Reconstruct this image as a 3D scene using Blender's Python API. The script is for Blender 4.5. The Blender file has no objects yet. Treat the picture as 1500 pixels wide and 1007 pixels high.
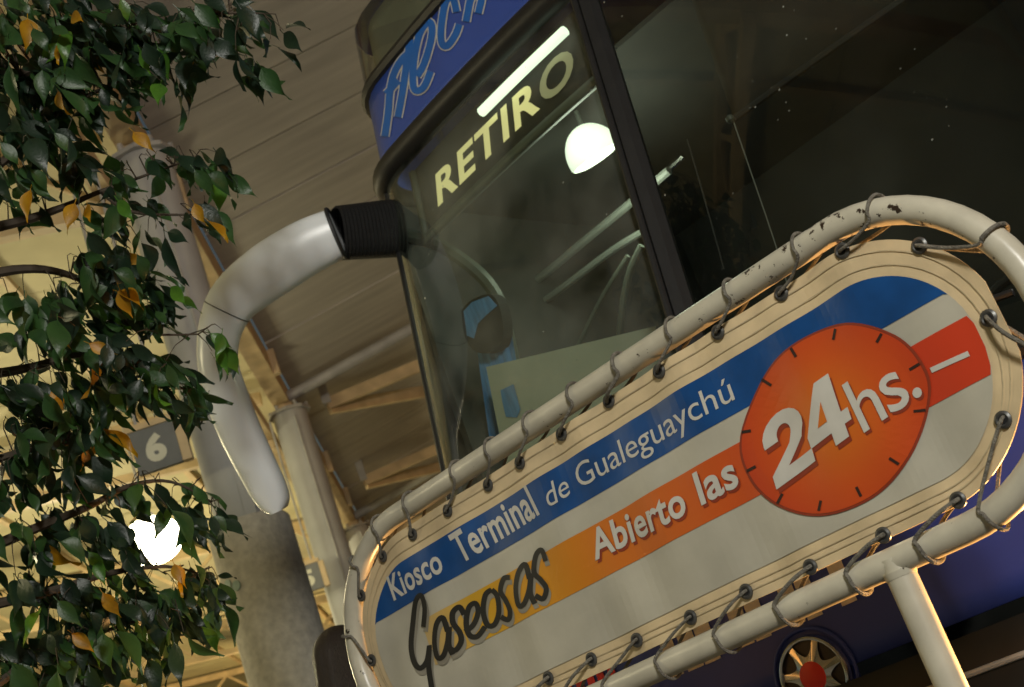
import bpy, bmesh, math, random
from mathutils import Vector, Matrix
rnd = random.Random(7)
scene = bpy.context.scene
C = scene.collection
RAD = math.radians

# ------------------------------------------------------------------ camera
EYE = 0.80
FPX, PITCH, ROLL = 2000.0, RAD(19.0), RAD(20.5)
CF = Vector((0, math.cos(PITCH), math.sin(PITCH)))
_U0 = Vector((0, -math.sin(PITCH), math.cos(PITCH))); _R0 = Vector((1, 0, 0))
CR = math.cos(ROLL)*_R0 - math.sin(ROLL)*_U0
CU = math.sin(ROLL)*_R0 + math.cos(ROLL)*_U0
CAMP = Vector((0, 0, EYE))
cam_d = bpy.data.cameras.new('camera'); cam = bpy.data.objects.new('camera', cam_d); C.objects.link(cam)
cam_d.sensor_width = 36.0; cam_d.lens = 36.0*FPX/1500.0; cam_d.clip_start = 0.05; cam_d.clip_end = 600
M = Matrix((CR, CU, -CF)).transposed().to_4x4(); M.translation = CAMP
cam.matrix_world = M
scene.camera = cam
cam_d.dof.use_dof = True; cam_d.dof.focus_distance = 3.1; cam_d.dof.aperture_fstop = 6.3

# ------------------------------------------------------------------ world: night sky
w = bpy.data.worlds.new('World'); scene.world = w; w.use_nodes = True
nt = w.node_tree; bg = nt.nodes['Background']
sky = nt.nodes.new('ShaderNodeTexSky'); sky.sky_type = 'NISHITA'; sky.sun_disc = False
sky.sun_elevation = RAD(2.0); sky.sun_rotation = RAD(120)
nt.links.new(sky.outputs[0], bg.inputs[0]); bg.inputs[1].default_value = 0.08
scene.view_settings.view_transform = 'Standard'; scene.view_settings.look = 'None'
scene.view_settings.gamma = 1.0; scene.view_settings.exposure = 0.0

# ------------------------------------------------------------------ helpers
def ray(x, y):
    return (x-750)*CR - (y-503.5)*CU + FPX*CF
def proj(P):
    d = P - CAMP; f = d.dot(CF)
    return (750+FPX*d.dot(CR)/f, 503.5-FPX*d.dot(CU)/f)
def at_depth(x, y, dep):                       # a pixel's direction at a forward distance
    d = ray(x, y); return CAMP + d*(dep/FPX)
def at_dist(x, y, r):                          # ... at a horizontal distance
    d = ray(x, y); return CAMP + d*(r/math.hypot(d.x, d.y))

MATS = {}
def mat(name, col, rough=0.6, metal=0.0, var=0.0, scale=8.0, bump=0.0, bscale=60.0, emit=None, estr=0.0, col2=None, spec=0.5, coat=0.0, trans=0.0, stretch=None, detail=6.0):
    m = bpy.data.materials.new(name); m.use_nodes = True; n = m.node_tree.nodes; l = m.node_tree.links
    b = n['Principled BSDF']
    b.inputs['Base Color'].default_value = (*col, 1); b.inputs['Roughness'].default_value = rough
    b.inputs['Metallic'].default_value = metal; b.inputs['Specular IOR Level'].default_value = spec
    b.inputs['Coat Weight'].default_value = coat
    tc = n.new('ShaderNodeTexCoord'); src = tc.outputs['Object']
    if stretch:
        mp = n.new('ShaderNodeMapping'); mp.inputs['Scale'].default_value = stretch
        l.new(src, mp.inputs[0]); src = mp.outputs[0]
    if var > 0 or col2:
        ns = n.new('ShaderNodeTexNoise'); ns.inputs['Scale'].default_value = scale; ns.inputs['Detail'].default_value = detail
        l.new(src, ns.inputs['Vector'])
        rp = n.new('ShaderNodeValToRGB'); rp.color_ramp.elements[0].position = 0.3; rp.color_ramp.elements[1].position = 0.72
        c2 = col2 or tuple(c*(1-var) for c in col)
        rp.color_ramp.elements[0].color = (*c2, 1); rp.color_ramp.elements[1].color = (*tuple(min(1, c*(1+var*0.5)) for c in col), 1)
        l.new(ns.outputs[0], rp.inputs[0]); l.new(rp.outputs[0], b.inputs['Base Color'])
    if bump > 0:
        nb = n.new('ShaderNodeTexNoise'); nb.inputs['Scale'].default_value = bscale; nb.inputs['Detail'].default_value = 5
        l.new(src, nb.inputs['Vector'])
        bp = n.new('ShaderNodeBump'); bp.inputs['Strength'].default_value = bump; bp.inputs['Distance'].default_value = 0.02
        l.new(nb.outputs[0], bp.inputs['Height']); l.new(bp.outputs[0], b.inputs['Normal'])
    if emit:
        b.inputs['Emission Color'].default_value = (*emit, 1); b.inputs['Emission Strength'].default_value = estr
    MATS[name] = m
    return m

def mesh_obj(name, verts, faces, m, parent=None, smooth=False, uvw=None):
    me = bpy.data.meshes.new(name); me.from_pydata([tuple(v) for v in verts], [], faces); me.update()
    if smooth:
        me.polygons.foreach_set('use_smooth', [True]*len(me.polygons))
    o = bpy.data.objects.new(name, me); C.objects.link(o)
    if m: me.materials.append(m)
    if parent: o.parent = parent
    return o
def share(name, me, parent, mw):
    o = bpy.data.objects.new(name, me); C.objects.link(o); o.parent = parent; o.matrix_local = mw
    return o
def empty(name, loc, rz, label, cat, group=None):
    e = bpy.data.objects.new(name, None); C.objects.link(e); e.location = loc; e.rotation_euler = (0, 0, rz)
    e.empty_display_size = 0.2
    tag(e, label, cat, group); return e
def tag(o, label, cat, group=None):
    o['label'] = label; o['category'] = cat
    if group: o['group'] = group
class MB:
    def __init__(s): s.v = []; s.f = []
    def add(s, v, f):
        k = len(s.v); s.v += [Vector(p) for p in v]; s.f += [tuple(i+k for i in q) for q in f]; return s
    def box(s, lo, hi, mx=None):
        x0, y0, z0 = lo; x1, y1, z1 = hi
        v = [Vector(p) for p in ((x0,y0,z0),(x1,y0,z0),(x1,y1,z0),(x0,y1,z0),(x0,y0,z1),(x1,y0,z1),(x1,y1,z1),(x0,y1,z1))]
        if mx: v = [mx @ p for p in v]
        return s.add(v, [(0,3,2,1),(4,5,6,7),(0,1,5,4),(1,2,6,5),(2,3,7,6),(3,0,4,7)])
    def tube(s, pts, rad, seg=10, closed=False, caps=True, sec=None):
        pts = [Vector(p) for p in pts]; n = len(pts)
        if not hasattr(rad, '__len__'): rad = [rad]*n
        prev = None; rings = []
        for i in range(n):
            a = pts[i-1] if (i > 0 or closed) else pts[i]; b = pts[(i+1) % n] if (i < n-1 or closed) else pts[i]
            t = (b-a).normalized()
            if prev is None:
                ref = Vector((0,0,1)) if abs(t.z) < 0.9 else Vector((1,0,0)); u = t.cross(ref).normalized()
            else:
                u = (prev - t*prev.dot(t)).normalized()
            prev = u; vv = t.cross(u)
            rings.append([pts[i] + (u*math.cos(2*math.pi*k/seg) + vv*math.sin(2*math.pi*k/seg))*rad[i] for k in range(seg)])
        k0 = len(s.v)
        for r in rings: s.v += r
        m = n if closed else n-1
        for i in range(m):
            for k in range(seg):
                j = (i+1) % n
                s.f.append((k0+i*seg+k, k0+i*seg+(k+1) % seg, k0+j*seg+(k+1) % seg, k0+j*seg+k))
        if caps and not closed:
            s.f.append(tuple(k0+k for k in range(seg))[::-1]); s.f.append(tuple(k0+(n-1)*seg+k for k in range(seg)))
        return s
    def bar(s, a, b, wd, ht, up=Vector((0,0,1))):
        a = Vector(a); b = Vector(b); t = (b-a); L = t.length; t.normalize()
        x = t.cross(up).normalized(); z = x.cross(t)
        mx = Matrix((x, t, z)).transposed().to_4x4(); mx.translation = a
        return s.box((-wd/2, 0, -ht/2), (wd/2, L, ht/2), mx)
    def lathe(s, prof, seg=20, mx=None):
        k0 = len(s.v)
        for r, z in prof:
            for k in range(seg):
                p = Vector((r*math.cos(2*math.pi*k/seg), r*math.sin(2*math.pi*k/seg), z)); s.v.append(mx @ p if mx else p)
        for i in range(len(prof)-1):
            for k in range(seg):
                s.f.append((k0+i*seg+k, k0+i*seg+(k+1) % seg, k0+(i+1)*seg+(k+1) % seg, k0+(i+1)*seg+k))
        s.f.append(tuple(k0+k for k in range(seg))[::-1]); s.f.append(tuple(k0+(len(prof)-1)*seg+k for k in range(seg)))
        return s
    def build(s, name, m, parent=None, smooth=False, inv=None):
        v = s.v
        if inv is not None: v = [inv @ p for p in v]
        o = mesh_obj(name, v, s.f, m, parent, False)
        if smooth:
            smooth_by_angle(o.data)
        return o
def smooth_by_angle(me, ang=0.7):
    me.polygons.foreach_set('use_smooth', [True]*len(me.polygons))
    bm = bmesh.new(); bm.from_mesh(me)
    for e in bm.edges:
        if len(e.link_faces) == 2 and e.calc_face_angle(0) > ang: e.smooth = False
    bm.to_mesh(me); bm.free()
def text_data(s, bold=0.0, space=1.0):
    """flat letter mesh: x from the left edge to the right edge (0..1), y from baseline 0 to cap height 1"""
    cu = bpy.data.curves.new('t', 'FONT'); cu.body = s; cu.offset = bold; cu.resolution_u = 4; cu.space_character = space
    o = bpy.data.objects.new('t', cu); C.objects.link(o)
    me = bpy.data.meshes.new_from_object(o.evaluated_get(bpy.context.evaluated_depsgraph_get()))
    v = [tuple(p.co) for p in me.vertices]; f = [tuple(p.vertices) for p in me.polygons]
    bpy.data.objects.remove(o); bpy.data.curves.remove(cu); bpy.data.meshes.remove(me)
    x0 = min(p[0] for p in v); x1 = max(p[0] for p in v)
    cap = 0.69 + bold*1.4; y0 = -bold*0.7
    return [((p[0]-x0)/(x1-x0), (p[1]-y0)/cap) for p in v], f
def smoothline(pts, n=6):                      # Catmull-Rom through points of any dimension
    P = [tuple(p) for p in pts]; P = [P[0]] + P + [P[-1]]; out = []
    for i in range(1, len(P)-2):
        for k in range(n):
            t = k/n
            out.append(tuple(0.5*((2*b)+(-a+c)*t+(2*a-5*b+4*c-d)*t*t+(-a+3*b-3*c+d)*t**3) for a, b, c, d in zip(P[i-1], P[i], P[i+1], P[i+2])))
    out.append(P[-2]); return out

# ------------------------------------------------------------------ materials
mat('asphalt', (0.05,0.05,0.05), 0.85, var=0.4, scale=30, bump=0.3)
mat('paving', (0.28,0.26,0.23), 0.8, var=0.3, scale=6, bump=0.15)
mat('concrete', (0.62,0.59,0.50), 0.85, var=0.22, scale=22, bump=0.35, bscale=25)
mat('column_steel', (0.42,0.43,0.42), 0.6, var=0.15, scale=3, bump=0.05)
mat('roof_panel', (0.58,0.55,0.49), 0.7, var=0.2, scale=2.2, bump=0.08, bscale=40, stretch=(0.4,3,3))
mat('roof_dark', (0.05,0.045,0.04), 0.9, var=0.2)
mat('hall_panel', (0.52,0.48,0.29), 0.7, var=0.15, scale=2, bump=0.05)
mat('cream_steel', (0.60,0.46,0.26), 0.55, var=0.25, scale=5, bump=0.05)
mat('grey_steel', (0.40,0.40,0.38), 0.5, var=0.2, scale=6)
mat('bus_blue', (0.021,0.046,0.27), 0.55, var=0.25, scale=3, bump=0.02, bscale=300)
mat('band_blue', (0.030,0.075,0.36), 0.38, var=0.15, scale=3, coat=0.2)
mat('letter_blue', (0.012,0.12,0.46), 0.4, var=0.15, scale=8)
mat('letter_edge', (0.55,0.53,0.50), 0.5, var=0.2, scale=20)
mat('rubber', (0.010,0.010,0.010), 0.5, var=0.3, scale=10, bump=0.05)
mat('bellows', (0.003,0.003,0.003), 0.8, var=0.3, scale=30, bump=0.3, bscale=120)
mat('mirror_white', (0.76,0.80,0.82), 0.30, var=0.05, scale=4, coat=0.0, bump=0.0)
mat('mirror_glass', (0.75,0.75,0.75), 0.03, metal=1.0)
mat('chrome', (0.6,0.6,0.57), 0.22, metal=1.0, var=0.3, scale=20)
mat('black_plastic', (0.012,0.012,0.012), 0.45, var=0.3, scale=10)
mat('cab_grey', (0.16,0.17,0.15), 0.6, var=0.25, scale=4)
mat('cab_dark', (0.03,0.03,0.028), 0.8, var=0.3, scale=4)
mat('cab_trim', (0.075,0.085,0.07), 0.5, var=0.2, scale=6)
mat('curtain_blue', (0.07,0.22,0.50), 0.7, var=0.35, scale=14, stretch=(4,4,0.6))
mat('blind', (0.035,0.032,0.026), 0.9, var=0.3, scale=5)
mat('paper', (0.36,0.38,0.33), 0.7, var=0.08)
mat('red_badge', (0.55,0.02,0.012), 0.4, var=0.15, scale=15)
mat('bus_white', (0.52,0.50,0.45), 0.5, var=0.15, scale=20)
mat('bus_red', (0.6,0.03,0.02), 0.5, var=0.15, scale=20)
mat('retiro', (0.75,0.68,0.32), 0.5, emit=(1.0,0.87,0.40), estr=0.62)
mat('retiro_dim', (0.45,0.42,0.25), 0.5, emit=(1.0,0.9,0.55), estr=0.10)
mat('tube_light', (0.9,0.95,0.85), 0.4, emit=(0.88,1.0,0.80), estr=1.5)
mat('dome_light', (0.9,0.95,0.85), 0.4, emit=(0.92,1.0,0.80), estr=1.3)
mat('lamp_glow', (1,0.95,0.8), 0.4, emit=(1.0,0.93,0.66), estr=14.0)
mat('headlamp', (1,0.8,0.5), 0.3, emit=(1.0,0.66,0.28), estr=20.0)
mat('vinyl_cream', (0.66,0.52,0.31), 0.5, var=0.22, scale=9, bump=0.04, bscale=35)
mat('print_white', (0.49,0.465,0.375), 0.42, var=0.20, scale=5, bump=0.03, bscale=25)
mat('print_blue', (0.006,0.066,0.235), 0.36, var=0.28, scale=10, bump=0.03, bscale=30)
mat('text_white', (0.58,0.56,0.50), 0.45, var=0.08, scale=20)
mat('text_shadow_red', (0.26,0.035,0.012), 0.5, var=0.1)
mat('text_shadow_grey', (0.27,0.25,0.20), 0.5, var=0.1)
mat('text_black', (0.018,0.017,0.016), 0.42, var=0.2, scale=30)
mat('tick_black', (0.03,0.012,0.008), 0.5, var=0.2)
mat('stitch', (0.54,0.44,0.27), 0.8, var=0.2, scale=60)
mat('rope', (0.20,0.185,0.15), 0.9, var=0.45, scale=90, bump=0.6, bscale=260)
mat('grommet', (0.13,0.13,0.125), 0.38, metal=0.7, var=0.4, scale=60)
mat('hole', (0.01,0.01,0.01), 0.9, var=0.2)
mat('sign_grey', (0.15,0.16,0.16), 0.55, var=0.15, scale=10)
mat('sign_digit', (0.62,0.62,0.50), 0.6, var=0.08)
mat('sticker_green', (0.42,0.55,0.46), 0.6, var=0.15, scale=30)
mat('bark', (0.10,0.075,0.05), 0.9, var=0.4, scale=20, bump=0.5)
mat('twig', (0.055,0.04,0.025), 0.8, var=0.3, scale=20)
mat('hair', (0.016,0.008,0.006), 0.55, var=0.5, scale=60, stretch=(3,3,0.3), bump=0.5, bscale=120)
mat('skin', (0.45,0.27,0.19), 0.55, var=0.1)
mat('jacket', (0.03,0.02,0.025), 0.85, var=0.3, scale=12, bump=0.1)
mat('trousers', (0.02,0.025,0.04), 0.85, var=0.3, scale=12, bump=0.1)
def leaf_mat(name, a, b, rough, vein):
    m = mat(name, a, rough, col2=b, var=0.3, scale=18, bump=0.10, bscale=120, spec=0.5)
    m.node_tree.nodes['Principled BSDF'].inputs['Subsurface Weight'].default_value = 0.0
    n = m.node_tree.nodes; l = m.node_tree.links
    tr = n.new('ShaderNodeBsdfTranslucent'); tr.inputs[0].default_value = (*tuple(min(1, c*2.2) for c in a), 1)
    mx = n.new('ShaderNodeMixShader'); mx.inputs[0].default_value = 0.22
    out = n['Material Output']; l.new(n['Principled BSDF'].outputs[0], mx.inputs[1]); l.new(tr.outputs[0], mx.inputs[2]); l.new(mx.outputs[0], out.inputs[0])
    return m
leaf_mat('leaf_dark', (0.012,0.030,0.014), (0.007,0.018,0.011), 0.40, 0)
leaf_mat('leaf_mid', (0.028,0.075,0.018), (0.015,0.045,0.014), 0.42, 0)
leaf_mat('leaf_bright', (0.06,0.16,0.015), (0.03,0.09,0.012), 0.36, 0)
leaf_mat('leaf_yellow', (0.34,0.19,0.004), (0.22,0.095,0.004), 0.45, 0)
# glass: clear sheet, reflecting by angle, dirty specks, dust film that also paints haze
def glass_mat(name, tint, dust_haze=0.03):
    m = bpy.data.materials.new(name); m.use_nodes = True; n = m.node_tree.nodes; l = m.node_tree.links
    n.remove(n['Principled BSDF']); out = n['Material Output']
    tr = n.new('ShaderNodeBsdfTransparent'); tr.inputs[0].default_value = (*tint, 1)
    gl = n.new('ShaderNodeBsdfGlossy'); gl.inputs['Roughness'].default_value = 0.02
    lw = n.new('ShaderNodeLayerWeight'); lw.inputs[0].default_value = 0.5
    pw = n.new('ShaderNodeMath'); pw.operation = 'POWER'; pw.inputs[1].default_value = 4.2; l.new(lw.outputs['Facing'], pw.inputs[0])
    fr = n.new('ShaderNodeMapRange'); fr.inputs[3].default_value = 0.055; fr.inputs[4].default_value = 0.95; l.new(pw.outputs[0], fr.inputs[0])
    mx = n.new('ShaderNodeMixShader'); l.new(fr.outputs[0], mx.inputs[0]); l.new(tr.outputs[0], mx.inputs[1]); l.new(gl.outputs[0], mx.inputs[2])
    df = n.new('ShaderNodeBsdfDiffuse'); df.inputs[0].default_value = (0.55,0.58,0.5,1)
    tc = n.new('ShaderNodeTexCoord')
    ns = n.new('ShaderNodeTexNoise'); ns.inputs['Scale'].default_value = 3.0; ns.inputs['Detail'].default_value = 8; l.new(tc.outputs['Object'], ns.inputs[0])
    vo = n.new('ShaderNodeTexVoronoi'); vo.inputs['Scale'].default_value = 26.0; l.new(tc.outputs['Object'], vo.inputs[0])
    cr = n.new('ShaderNodeValToRGB'); cr.color_ramp.elements[0].position = 0.045; cr.color_ramp.elements[0].color = (0.5,0.5,0.5,1); cr.color_ramp.elements[1].position = 0.10; cr.color_ramp.elements[1].color = (0,0,0,1)
    l.new(vo.outputs['Distance'], cr.inputs[0])
    n2 = n.new('ShaderNodeTexNoise'); n2.inputs['Scale'].default_value = 4.5; l.new(tc.outputs['Object'], n2.inputs[0])
    c2 = n.new('ShaderNodeValToRGB'); c2.color_ramp.elements[0].position = 0.52; c2.color_ramp.elements[1].position = 0.66; l.new(n2.outputs[0], c2.inputs[0])
    mu = n.new('ShaderNodeMath'); mu.operation = 'MULTIPLY'; l.new(cr.outputs[0], mu.inputs[0]); l.new(c2.outputs[0], mu.inputs[1])
    c3 = n.new('ShaderNodeMapRange'); c3.inputs[1].default_value = 0.35; c3.inputs[2].default_value = 0.75; c3.inputs[3].default_value = 0.0; c3.inputs[4].default_value = dust_haze*2; l.new(ns.outputs[0], c3.inputs[0])
    ad = n.new('ShaderNodeMath'); ad.operation = 'ADD'; ad.use_clamp = True; l.new(mu.outputs[0], ad.inputs[0]); l.new(c3.outputs[0], ad.inputs[1])
    m2 = n.new('ShaderNodeMixShader'); l.new(ad.outputs[0], m2.inputs[0]); l.new(mx.outputs[0], m2.inputs[1]); l.new(df.outputs[0], m2.inputs[2])
    l.new(m2.outputs[0], out.inputs[0]); MATS[name] = m
glass_mat('windscreen_glass', (0.70,0.77,0.69), 0.085)  # left pane: heavier film, hazy reflected light put into the colour
glass_mat('windscreen_glass_clear', (0.70,0.74,0.68), 0.006)
glass_mat('side_glass', (0.10,0.11,0.10), 0.02)
# chipped white paint on the sign's pipe
def pipe_mat():
    m = mat('pipe_paint', (0.55,0.515,0.405), 0.33, var=0.16, scale=14, bump=0.02, bscale=50)
    n = m.node_tree.nodes; l = m.node_tree.links; b = n['Principled BSDF']
    base = b.inputs['Base Color'].links[0].from_socket
    tc = n.new('ShaderNodeTexCoord')
    ns = n.new('ShaderNodeTexNoise'); ns.inputs['Scale'].default_value = 34; ns.inputs['Detail'].default_value = 6; ns.inputs['Roughness'].default_value = 0.65; l.new(tc.outputs['Object'], ns.inputs[0])
    lo = n.new('ShaderNodeTexNoise'); lo.inputs['Scale'].default_value = 2.1; lo.inputs['Detail'].default_value = 1; l.new(tc.outputs['Object'], lo.inputs[0])
    sp = n.new('ShaderNodeSeparateXYZ'); l.new(tc.outputs['Object'], sp.inputs[0])
    mr = n.new('ShaderNodeMapRange'); mr.inputs[1].default_value = -0.75; mr.inputs[2].default_value = -0.1; mr.inputs[3].default_value = 0.0; mr.inputs[4].default_value = 0.09; l.new(sp.outputs['X'], mr.inputs[0])
    z = n.new('ShaderNodeMapRange'); z.inputs[1].default_value = 1.25; z.inputs[2].default_value = 1.7; z.inputs[3].default_value = 0.0; z.inputs[4].default_value = 1.0; l.new(sp.outputs['Z'], z.inputs[0])
    mz = n.new('ShaderNodeMath'); mz.operation = 'MULTIPLY'; l.new(mr.outputs[0], mz.inputs[0]); l.new(z.outputs[0], mz.inputs[1])
    a = n.new('ShaderNodeMath'); a.operation = 'ADD'; l.new(ns.outputs[0], a.inputs[0]); l.new(mz.outputs[0], a.inputs[1])
    a2 = n.new('ShaderNodeMath'); a2.operation = 'MULTIPLY_ADD'; a2.inputs[1].default_value = 0.12; l.new(lo.outputs[0], a2.inputs[0]); l.new(a.outputs[0], a2.inputs[2])
    cr = n.new('ShaderNodeValToRGB'); cr.color_ramp.elements[0].position = 0.735; cr.color_ramp.elements[1].position = 0.755; l.new(a2.outputs[0], cr.inputs[0])
    mx = n.new('ShaderNodeMix'); mx.data_type = 'RGBA'; l.new(cr.outputs[0], mx.inputs[0]); l.new(base, mx.inputs[6]); mx.inputs[7].default_value = (0.035,0.022,0.014,1)
    l.new(mx.outputs[2], b.inputs['Base Color'])
pipe_mat()
# colour run of the printed stripe: white, yellow, orange, red along the banner
def stripe_mat():
    m = mat('print_stripe', (0.8,0.4,0.05), 0.42, bump=0.03, bscale=25)
    n = m.node_tree.nodes; l = m.node_tree.links; b = n['Principled BSDF']
    tc = n.new('ShaderNodeTexCoord'); sp = n.new('ShaderNodeSeparateXYZ'); l.new(tc.outputs['Object'], sp.inputs[0])
    mr = n.new('ShaderNodeMapRange'); mr.inputs[1].default_value = -1.95; mr.inputs[2].default_value = 0.0; l.new(sp.outputs['X'], mr.inputs[0])
    cr = n.new('ShaderNodeValToRGB'); r = cr.color_ramp
    r.elements[0].position = 0.10; r.elements[0].color = (0.52,0.50,0.43,1)
    r.elements[1].position = 1.0; r.elements[1].color = (0.56,0.045,0.012,1)
    for p, c in ((0.24,(0.56,0.42,0.20,1)),(0.36,(0.60,0.34,0.02,1)),(0.48,(0.60,0.26,0.012,1)),(0.60,(0.60,0.16,0.012,1)),(0.86,(0.56,0.06,0.012,1))):
        e = r.elements.new(p); e.color = c
    l.new(mr.outputs[0], cr.inputs[0]); l.new(cr.outputs[0], b.inputs['Base Color'])
stripe_mat()
def disc_mat():
    m = mat('print_disc', (0.6,0.1,0.01), 0.42, bump=0.03, bscale=25)
    n = m.node_tree.nodes; l = m.node_tree.links; b = n['Principled BSDF']
    tc = n.new('ShaderNodeTexCoord'); mp = n.new('ShaderNodeMapping'); l.new(tc.outputs['Object'], mp.inputs[0])
    mp.inputs['Location'].default_value = DISC_LOC; gr = n.new('ShaderNodeVectorMath'); gr.operation = 'LENGTH'; l.new(mp.outputs[0], gr.inputs[0])
    cr = n.new('ShaderNodeValToRGB'); r = cr.color_ramp
    r.elements[0].position = 0.0; r.elements[0].color = (0.62,0.17,0.012,1)
    r.elements[1].position = 0.23; r.elements[1].color = (0.50,0.045,0.010,1)
    e = r.elements.new(0.13); e.color = (0.58,0.085,0.010,1)
    l.new(gr.outputs[1], cr.inputs[0]); l.new(cr.outputs[0], b.inputs['Base Color'])

# ------------------------------------------------------------------ frames of reference
K = 1.62
AZ = RAD(-50.0)
S = Vector((math.sin(AZ), math.cos(AZ), 0)); N = Vector((math.cos(AZ), -math.sin(AZ), 0)); EX = -S
D0 = 2.3*math.cos(RAD(50))*K
YAW = RAD(-40.0)                                # sign and bus front: local x along EX, local y along N
SIGN_U0 = -0.722*K                              # the sign's origin: below the right bend
SIGN_O = N*D0 + EX*SIGN_U0                      # on the ground
def sign_uv(x, y):                              # pixel on the sign's plane, in sign units
    d = ray(x, y); P = d*(D0/d.dot(N)); return P.dot(EX)/K, P.z/K
def wrinkle(u, v):
    return 0.0042*math.sin(9*u+3*v)+0.0034*math.sin(23*u-11*v+1)+0.0022*math.sin(41*u+17*v)+0.0012*math.sin(67*u-9*v)+0.0020*max(0.0, min(1.0, (abs(v-0.342)-0.075)/0.09))*math.sin(2*math.pi*u/0.098+0.8*math.sin(7*u))
def SP(u, v, off=0.0, wr=True):                 # sign units -> sign local metres; off towards the viewer
    return Vector((u*K-SIGN_U0, -off+(wrinkle(u, v) if wr else 0), v*K+EYE))
DISC_C = (-0.806, 0.331)
DISC_LOC = tuple(-c for c in SP(*DISC_C, 0.0, False))
disc_mat()

# ------------------------------------------------------------------ ground
gr = mesh_obj('ground', [(-150,-150,0),(150,-150,0),(150,150,0),(-150,150,0)], [(0,1,2,3)], MATS['asphalt']); gr['kind'] = 'structure'
RD = Vector((math.sin(RAD(-6)), math.cos(RAD(-6)), 0)); PD = Vector((RD.y, -RD.x, 0))
COL1 = Vector((-1.95, 8.27, 0))
RM = Matrix((PD, RD, Vector((0,0,1)))).transposed().to_4x4(); RM.translation = COL1     # x to the roadway, y along the row
pv = MB().box((-13,-16,0.004),(-0.0+0.9,60,0.15), RM).build('platform_pavement', MATS['paving']); pv['kind'] = 'structure'

# ------------------------------------------------------------------ the terminal's roof
ROOFZ = EYE+5.45
def frame_empty(name, label, cat, grp=None):
    e = empty(name, COL1, RAD(6), label, cat, grp); return e
SL = 0.20
roof = frame_empty('canopy_roof', 'grey brown panelled canopy roof with diagonal struts above the bus', 'roof')
pm = MB().box((0,0,0),(9.5,0.880,0.05)); pmesh = None
slope = Matrix.Rotation(-math.atan(SL), 4, 'Y')
for i in range(-16, 52):
    mx = Matrix.Translation((0.06, 0.305+i*0.905, ROOFZ+rnd.uniform(-0.006,0.006))) @ slope
    if pmesh is None:
        o = pm.build('roof_panel', MATS['roof_panel'], roof); pmesh = o.data; o.matrix_local = mx
    else: share('roof_panel', pmesh, roof, mx)
o = MB().box((0,-14.6,0),(9.5,47.5,0.03)).build('roof_backing', MATS['roof_dark'], roof); o.matrix_local = Matrix.Translation((0.05,0,ROOFZ+0.075)) @ slope
MB().box((-0.16,-14.6,-0.30),(0.02,47.5,-0.005), Matrix.Translation((0.02,0,ROOFZ))).build('edge_beam', MATS['cream_steel'], roof)
for i in range(-7, 24):                          # stiffener plates on the edge beam
    MB().box((0.0,-0.04,-0.30),(0.07,0.04,-0.02), Matrix.Translation((0.042,1.0+i*2.0,ROOFZ))).build('beam_stiffener', MATS['cream_steel'], roof)
def roofp(x, y, drop): return Vector((x, y, ROOFZ+SL*x-drop))
RMI = RM.inverted()
def roofpx(x, y, drop):                          # pixel on the plane below the canopy, in the roof's own space
    d = RMI.to_3x3() @ ray(x, y); o = RMI @ CAMP
    t = (ROOFZ-drop+SL*o.x-o.z)/(d.z-SL*d.x); return o+d*t
for i in range(1, 7):                            # a cantilever tube over each column beyond the first
    y = i*6.0
    MB().tube([roofp(0.0,y,0.22), roofp(8.5,y,0.22)], 0.065, 10).build('cantilever_tube', MATS['grey_steel'], roof, True)
n0 = roofpx(480,592,0.30); e1 = roofpx(640,525,0.42); e2 = roofpx(650,566,0.42)
n0b = roofpx(538,702,0.30); DY = n0b.y-n0.y
print('nodes', n0, e1, e2, n0b)
for i in range(0, 4):                            # two struts spread from a node in each bay
    sh = Vector((0, i*DY, 0))
    MB().bar(n0+sh, n0+sh+(e1-n0)*1.9, 0.06, 0.14).build('strut', MATS['cream_steel'], roof)
    MB().bar(n0+sh+Vector((0,0.02,-0.05)), n0+sh+(e2-n0)*1.9, 0.06, 0.14).build('strut', MATS['cream_steel'], roof)
    MB().box((-0.05,-0.05,0),(0.05,0.05,0.30), Matrix.Translation(n0+sh)).build('node_hanger', MATS['grey_steel'], roof)

hall = frame_empty('hall_roof', 'cream yellow lit hall ceiling with steel girders behind the leaves', 'roof')
HS = 0.10
hslope = Matrix.Rotation(math.atan(HS), 4, 'Y')
hm = MB().box((-13,0,0),(0,1.19,0.05)); hmesh = None
for i in range(-12, 40):
    mx = Matrix.Translation((-0.16, i*1.2, ROOFZ-0.02+rnd.uniform(-0.005,0.005))) @ hslope
    if hmesh is None:
        o = hm.build('ceiling_panel', MATS['hall_panel'], hall); hmesh = o.data; o.matrix_local = mx
    else: share('ceiling_panel', hmesh, hall, mx)
def hallp(x, y, drop): return Vector((x, y, ROOFZ-HS*x-drop))
for i in range(-1, 8):
    y = i*6.0
    MB().bar(hallp(-0.25,y,0.16), hallp(-12.5,y,0.16), 0.10, 0.14).build('girder_chord', MATS['cream_steel'], hall)
    MB().bar(hallp(-0.25,y,0.72), hallp(-12.5,y,0.72), 0.10, 0.10).build('girder_chord', MATS['cream_steel'], hall)
    for k in range(10):
        xa = -0.3-k*1.2
        MB().bar(hallp(xa,y,0.70), hallp(xa-0.6,y,0.20), 0.05, 0.05, Vector((0,1,0))).build('girder_web', MATS['cream_steel'], hall)
        MB().bar(hallp(xa-0.6,y,0.20), hallp(xa-1.2,y,0.70), 0.05, 0.05, Vector((0,1,0))).build('girder_web', MATS['cream_steel'], hall)
for x in (-1.6,-4.0,-6.4,-8.8,-11.2):
    MB().bar(hallp(x,-14,0.05), hallp(x,46,0.05), 0.07, 0.12).build('purlin', MATS['cream_steel'], hall)
MB().bar((-0.30,-14,ROOFZ-0.55), (-0.30,46,ROOFZ-0.55), 0.12, 0.16).build('rail_beam', MATS['cream_steel'], hall)

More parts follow.
